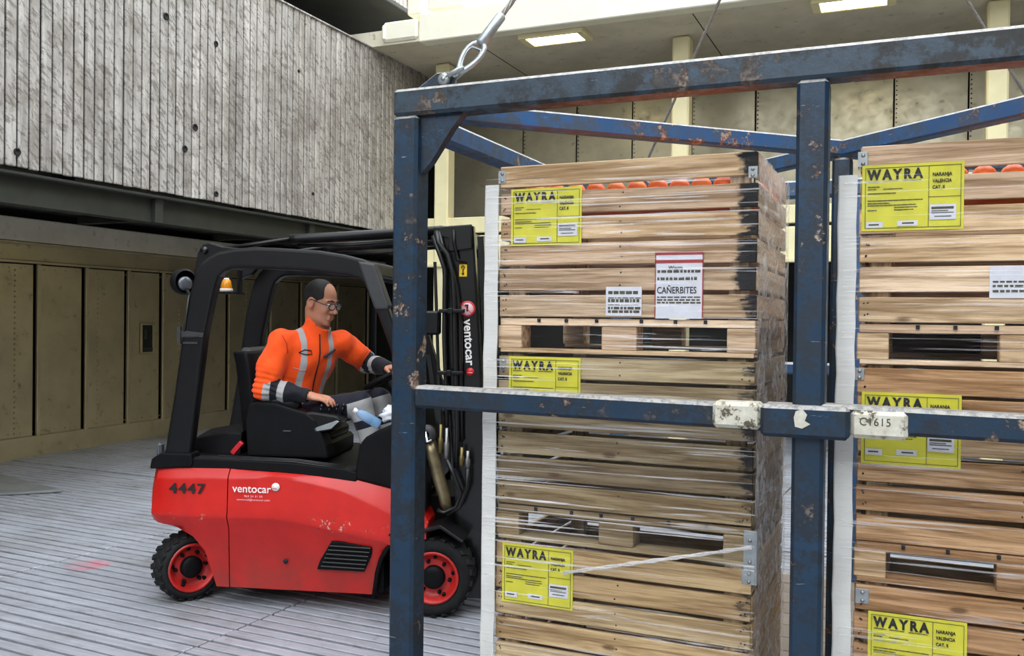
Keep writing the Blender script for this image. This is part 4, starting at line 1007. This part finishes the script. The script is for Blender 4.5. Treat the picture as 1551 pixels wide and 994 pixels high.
tyaw = R(-40); Mt = np.array(Matrix.Rotation(tyaw, 3, 'Z') @ Matrix.Rotation(R(14), 3, 'Y'))   # torso turned towards the camera side and leaning forward
hc = A(.752, .405, 1.812); Mh = np.array(Matrix.Rotation(R(-20), 3, 'Z') @ Matrix.Rotation(R(17), 3, 'Y')); HS = 1.07
H = lambda x, y, z: hc + Mh @ (A(x, y, z) * HS)
body = SDF((.28, .12, .66), (1.34, .90, 2.0), .0062)
body.ell(chest, (.10, .165, .17), Mt, .05).ell(belly, (.10, .14, .15), Mt, .05).ell(pelvis, (.11, .15, .10), None, .05)
for a_, b_, c_ in ((rsh, rel, rwr), (lsh, lel, lwr)): body.cap(a_, b_, .046, .040, .03).cap(b_, c_, .040, .030, .02)
for a_, b_, c_ in ((rhip, rkn, ran), (lhip, lkn, lan)): body.cap(a_, b_, .070, .052, .03).cap(b_, c_, .050, .038, .02)
body.cap(neck0 - A(0, 0, .05), H(-.035, 0, -.06), .062, .056, .03)
body.ell(H(-.015, 0, .035), A(.100, .078, .092) * HS, Mh, .02).ell(H(.03, 0, -.03), A(.064, .060, .085) * HS, Mh, .03).ell(H(.035, 0, -.085), A(.052, .050, .036) * HS, Mh, .03)
body.ell(H(.076, 0, -.108), A(.018, .022, .016) * HS, Mh, .02)
body.cap(H(.090, 0, .008), H(.116, 0, -.030), .009, .014, .012)
for s_ in (-1, 1):
    body.ell(H(.098, s_ * .012, -.036), A(.012, .010, .009), Mh, .006)
    body.ell(H(.060, s_ * .040, -.028), A(.03, .02, .026), Mh, .02)
    body.cap(H(.086, s_ * .012, .024), H(.074, s_ * .048, .022), .010, .009, .01)
    body.ell(H(.100, s_ * .031, .002), A(.016, .017, .011), Mh, .008, True)
    body.ell(H(-.012, s_ * .080, -.012), A(.028, .011, .036), Mh, .006)
    body.ell(H(-.006, s_ * .092, -.010), A(.014, .010, .020), Mh, .006, True)
body.cap(H(.096, -.018, -.063), H(.096, .018, -.063), .0075, .0075, .006).cap(H(.093, -.016, -.077), H(.093, .016, -.077), .0085, .0085, .006)
# right hand resting palm down on the levers
def hand(sd, wr, fwd, up, thumb_side, curl, L=1.0):
    fwd = fwd / np.linalg.norm(fwd); lat = np.cross(up, fwd); lat /= np.linalg.norm(lat); upv = np.cross(fwd, lat)
    Mx = np.stack([fwd, lat, upv], 1)
    P = lambda a, b, c: wr + Mx @ A(a, b, c)
    sd.cap(P(-.03, 0, 0), P(.02, 0, 0), .028, .027, .015)
    sd.ell(P(.055, 0, .0), (.052, .042, .019), Mx, .015)
    for i, (y, l1, l2, l3) in enumerate(((.032, .040, .026, .020), (.011, .045, .029, .022), (-.011, .042, .027, .021), (-.031, .033, .021, .018))):
        y *= thumb_side; a = 0.0; p = P(.092 - .006 * abs(i - 1.2), y, .003); pts = [p]; ang = curl * .35
        for l in (l1, l2, l3):
            p = p + Mx @ (A(math.cos(ang), 0.04 * y / .03, -math.sin(ang)) * l * L); pts.append(p); ang += curl
        sd.chain(pts, [.0105, .0098, .0088, .0078], .005)
    t_ = thumb_side
    sd.chain([P(.02, t_ * .030, -.004), P(.055, t_ * .056, -.014), P(.088, t_ * .066, -.022), P(.112, t_ * .064, -.028)], [.015, .0125, .0105, .009], .008)
hand(body, rwr + A(.03, 0, 0), A(1, .02, -.16), A(.1, -.25, 1), 1, .42)
hand(body, lwr + A(.01, -.01, 0), A(.55, -.5, -.10), A(.2, .3, 1), -1, .75)
base_off = Vector((.75, .47, .72))
drv = body.mesh('person', SKIN); drv.matrix_world = Matrix.LocRotScale(FL0, Euler((0, 0, FLR)), None)
tag(drv, 'bespectacled man in an orange hi-vis jacket seated driving the forklift', 'person')
# hair: short, receding
hr = SDF(hc - .17, hc + .17, .005)
hr.ell(H(-.018, 0, .036), A(.1035, .0805, .0935) * HS, Mh, 0).ell(H(.108, 0, .080), A(.088, .074, .088) * HS, Mh, 0, True).half(H(.052, 0, .06), Mh @ A(-1, 0, -.15)).half(H(0, 0, -.05), Mh @ A(-.25, 0, 1))
for s_ in (-1, 1): hr.ell(H(.0, s_ * .085, -.02), A(.036, .03, .045), Mh, .0, True)
hr.mesh('hair', HAIR, drv, smooth=1)
for s_ in (-1, 1):
    e = obj('eye', MB().sphere(H(.079, s_ * .031, .002), .0125, 12, 8), WHITE, drv)
    obj('iris', MB().sphere(H(.0885, s_ * .030, .000), .0055, 8, 6), INK, e)
    obj('eyebrow', MB().tube([H(.098, s_ * .012, .028), H(.096, s_ * .03, .034), H(.080, s_ * .050, .026)], [.003, .005, .002], 6), HAIR, drv)
gl = MB()
for s_ in (-1, 1):
    pts = [H(.112 - .010 * abs(math.cos(u)) * (1 if math.cos(u) * s_ > 0 else 0), s_ * .031 + .024 * math.cos(u), .0 + .018 * math.sin(u)) for u in [i * math.pi / 8 for i in range(16)]]
    gl.tube(pts, .0028, 6, True)
    gl.tube([H(.100, s_ * .056, .006), H(.075, s_ * .078, .008), H(-.005, s_ * .088, .012), H(-.03, s_ * .084, -.005)], .0028, 6)
gl.tube([H(.113, -.009, .006), H(.117, 0, .009), H(.113, .009, .006)], .0028, 6)
gg = obj('glasses', gl, BLACK_GLOSS, drv)
ln = MB()
for s_ in (-1, 1): ln.sphere(H(.109, s_ * .031, 0), (.002, .022, .016), 14, 8, Matrix(Mh.tolist()))
obj('lens', ln, m_clear('spectacle_lens', (.9, .92, .95), .22), gg)
# ---- jacket
jk = SDF((.24, .06, .98), (1.24, .90, 1.76), .0066)
jk.ell(chest + A(.0, 0, .0), (.135, .205, .185), Mt, .06).ell(belly, (.135, .185, .17), Mt, .07).ell(pelvis + A(.01, -.01, .07), (.14, .19, .10), None, .06)
jk.cap(neck0 - A(.03, 0, .05), rsh + A(0, .02, .005), .075, .075, .05).cap(neck0 - A(.02, 0, .05), lsh + A(0, -.02, .0), .075, .072, .05)
jk.chain([rsh, rsh * .45 + rel * .55 + A(-.01, -.012, 0), rel], [.085, .080, .072], .03).chain([rel, rel * .45 + rwr * .55 + A(0, 0, .004), rwr + A(.015, 0, 0)], [.070, .058, .044], .02)
jk.chain([lsh, (lsh + lel) / 2, lel], [.080, .076, .068], .03).chain([lel, (lel + lwr) / 2, lwr], [.066, .056, .045], .02)
cn = np.array(Mh @ A(.15, 0, 1)); cn /= np.linalg.norm(cn)
jk.cap(neck0 + A(-.012, 0, -.02), neck0 + cn * .085 + A(-.016, .004, 0), .088, .082, .02)
jk.cap(neck0 + A(0, 0, .03), neck0 + cn * .17, .066, .085, .006, True)
jk.cap(rwr + A(.02, 0, 0), rwr + A(.06, 0, -.01), .034, .034, .004, True)
def seg_t(v, a, b):
    d_ = b - a; return ((v - a) @ d_) / (d_ @ d_)
def seg_d(v, a, b):
    t = np.clip(seg_t(v, a, b), 0, 1); return np.linalg.norm(v - a - t[:, None] * (b - a), axis=1)
def band(x, c, w): return w - np.abs(x - c)
def tl_(v): return (v - chest) @ Mt          # torso frame: x forward, y to his left, z up
def arm_mask(v, a, b, c): return np.minimum(seg_d(v, a, b), seg_d(v, b, c))
def j_navy(v):
    q = tl_(v); tor = np.minimum(seg_d(v, chest, belly), seg_d(v, belly, pelvis)) - .06
    out = np.full(len(v), -1.0)
    for (a, b, c) in ((rsh, rel, rwr), (lsh, lel, lwr)):
        n = seg_d(v, b, c) < np.minimum(seg_d(v, a, b), tor + .0) + .0
        out = np.maximum(out, np.where(seg_d(v, b, c) < .085, (seg_t(v, b, c) - .16) * .2, -1))
    L = np.linalg.norm
    hem = np.where(arm_mask(v, rsh, rel, rwr) > .10, -(v[:, 2] - 1.135), -1)
    return np.maximum(out, hem)
def j_grey(v):
    q = tl_(v); arm = np.minimum(seg_d(v, rel, rwr), seg_d(v, lel, lwr)); up_ = np.minimum(seg_d(v, rsh * .7 + rel * .3, rel), seg_d(v, lsh * .7 + lel * .3, lel))
    body_ = (arm > .085) & (up_ > .098)
    st = np.where(body_, .019 - np.abs(np.abs(q[:, 1]) - .092), -1)
    hem = np.where((arm > .09), band(v[:, 2], 1.155, .022), -1)
    out = np.maximum(st, np.where(body_, hem, -1))
    for (a, b, c, lo) in ((rsh, rel, rwr, .02), (lsh, lel, lwr, .10)):
        t = seg_t(v, b, c); L = np.linalg.norm(c - b); m = seg_d(v, b, c) < .085
        out = np.maximum(out, np.where(m, band(t, .10, .085) * L, -1)); out = np.maximum(out, np.where(m, band(t, .46, .09) * L, -1))
    return out
rngp = np.random.RandomState(3)
WV = [(rngp.normal(size=3) * A(26, 26, 34), rngp.uniform(0, 6.3)) for _ in range(10)]
def folds(v, amp=.0055):
    s = sum(np.sin(v @ k + p + 1.3 * np.sin(v @ k[::-1] * .5)) for k, p in WV) / 3.2
    for a, b, c in ((rsh, rel, rwr), (lsh, lel, lwr)):
        e = np.exp(-((np.linalg.norm(v - b, axis=1) / .10) ** 2)); t = seg_t(v, a, b); s = s + 1.6 * e * np.sin(t * 60 + (v @ A(14, 9, 3)))
    ctr = np.where((np.minimum(seg_d(v, rsh, rel), seg_d(v, rel, rwr)) < .1)[:, None], 0, 1)
    n = v - (chest * .5 + belly * .5); n /= np.linalg.norm(n, axis=1)[:, None] + 1e-6
    return n * (s * amp)[:, None]
jkt = jk.mesh('jacket', ORANGE_CLOTH, drv, {'grey': j_grey, 'navy': j_navy}, folds)
def on_front(y, z, out=.004):
    """point on the jacket front at torso (lateral y, height z)"""
    x = .30
    o_ = chest + Mt @ A(.4, y, z); d_ = -(Mt @ A(1, 0, 0))
    hit = jkt.ray_cast(Vector(o_), Vector(d_))
    p = np.array(hit[1]) if hit[0] else chest + Mt @ A(.14, y, z)
    return p - d_ * out
bpy.context.view_layer.update()
obj('zipper', MB().tube([on_front(.004, z) for z in (.17, .12, .06, 0, -.06, -.12, -.18, -.24, -.28)], .0045, 6), INK, jkt)
obj('pocket_edge', MB().tube([on_front(y, z, .002) for y, z in ((-.125, .055), (-.09, .075), (-.05, .07), (-.045, .05), (-.085, .045), (-.125, .055))], .0035, 5), INK, jkt)
obj('pocket_edge', MB().tube([on_front(y, z, .002) for y, z in ((-.14, -.045), (-.10, -.055), (-.06, -.06))], .003, 5), ORANGE_CLOTH, jkt)
obj('pen', MB().tube([on_front(.03, .035, .010), on_front(.075, .055, .010), on_front(.115, .075, .010)], .0065, 8), simple('navy_plastic', S(24, 28, 60), .3), jkt)
obj('shoulder_seam', MB().tube([rsh + A(.03, -.075, .05), rsh + A(.055, -.065, 0), rsh + A(.06, -.06, -.06)], .003, 5), simple('seam_orange', S(190, 50, 12), .8), jkt)
# ---- trousers
tr_ = SDF((.36, .20, .72), (1.34, .80, 1.34), .0066)
tr_.ell(pelvis, (.135, .18, .115), None, .05)
tr_.chain([rhip, (rhip + rkn) / 2, rkn], [.095, .086, .075], .04).chain([rkn, ran], [.073, .062], .02)
tr_.chain([lhip, (lhip + lkn) / 2, lkn], [.095, .086, .073], .02).chain([lkn, lan], [.072, .062], .02)
def t_grey(v):
    out = np.full(len(v), -1.0)
    for h, k_, a in ((rhip, rkn, ran), (lhip, lkn, lan)):
        t = seg_t(v, k_, a); u = seg_t(v, h, k_); m = (seg_d(v, k_, a) < .10) & (np.abs(v[:, 1] - k_[1]) < .094)
        out = np.maximum(out, np.where(m & (u > .72), np.minimum(band(t, .10, .15) * .4, (u - .80) * .4), -1)); out = np.maximum(out, np.where(m, band(t, .50, .12) * .4, -1))
    return out
tro = tr_.mesh('trousers', NAVY_CLOTH, drv, {'grey': t_grey, 'navy': lambda v: np.full(len(v), -1.0)})
for an in (ran, lan): obj('shoe', MB().loft([[(an[0] + dx, an[1] + w * c_, .732 + h * s2) for c_, s2 in ((-1, 0), (-.9, .6), (0, 1), (.9, .6), (1, 0))] for dx, w, h in ((-.07, .035, .07), (0, .042, .09), (.08, .045, .06), (.16, .035, .04), (.185, .015, .02))]), SOLE, drv)
# ---- bottle and bag on the cowl
def FW(x, y, z): return FL0 + Matrix.Rotation(FLR, 3, 'Z') @ Vector((x, y, z))
bt = obj('water_bottle', MB().lathe([(.0, 0), (.026, 0), (.030, .008), (.030, .05), (.028, .055), (.030, .06), (.030, .11), (.022, .14), (.012, .155), (.012, .165), (0, .165)], (0, 0, 0), 'z', 20), BOTTLE, None, FW(1.20, .14, 1.085), (R(12), R(-58), R(30)))
tag(bt, 'pale blue plastic bottle lying on the black forklift cowl', 'bottle')
obj('cap', MB().lathe([(.014, .158), (.015, .178), (0, .179)], (0, 0, 0), 'z', 14), WHITE, bt)
bgm = MB(); random.seed(5)
bgm.sphere((0, 0, 0), (.07, .05, .045), 20, 14)
bgm.v = [tuple(Vector(p) * (1 + .22 * math.sin(p[0] * 130 + p[2] * 70) * math.sin(p[1] * 110 + 1) + .12 * math.sin(p[2] * 190))) for p in bgm.v]
bag = obj('plastic_bag', bgm, BAG, None, FW(1.285, .12, 1.155), (0, R(-15), FLR))
tag(bag, 'crumpled white plastic bag lying on the black cowl behind the bottle', 'bag')
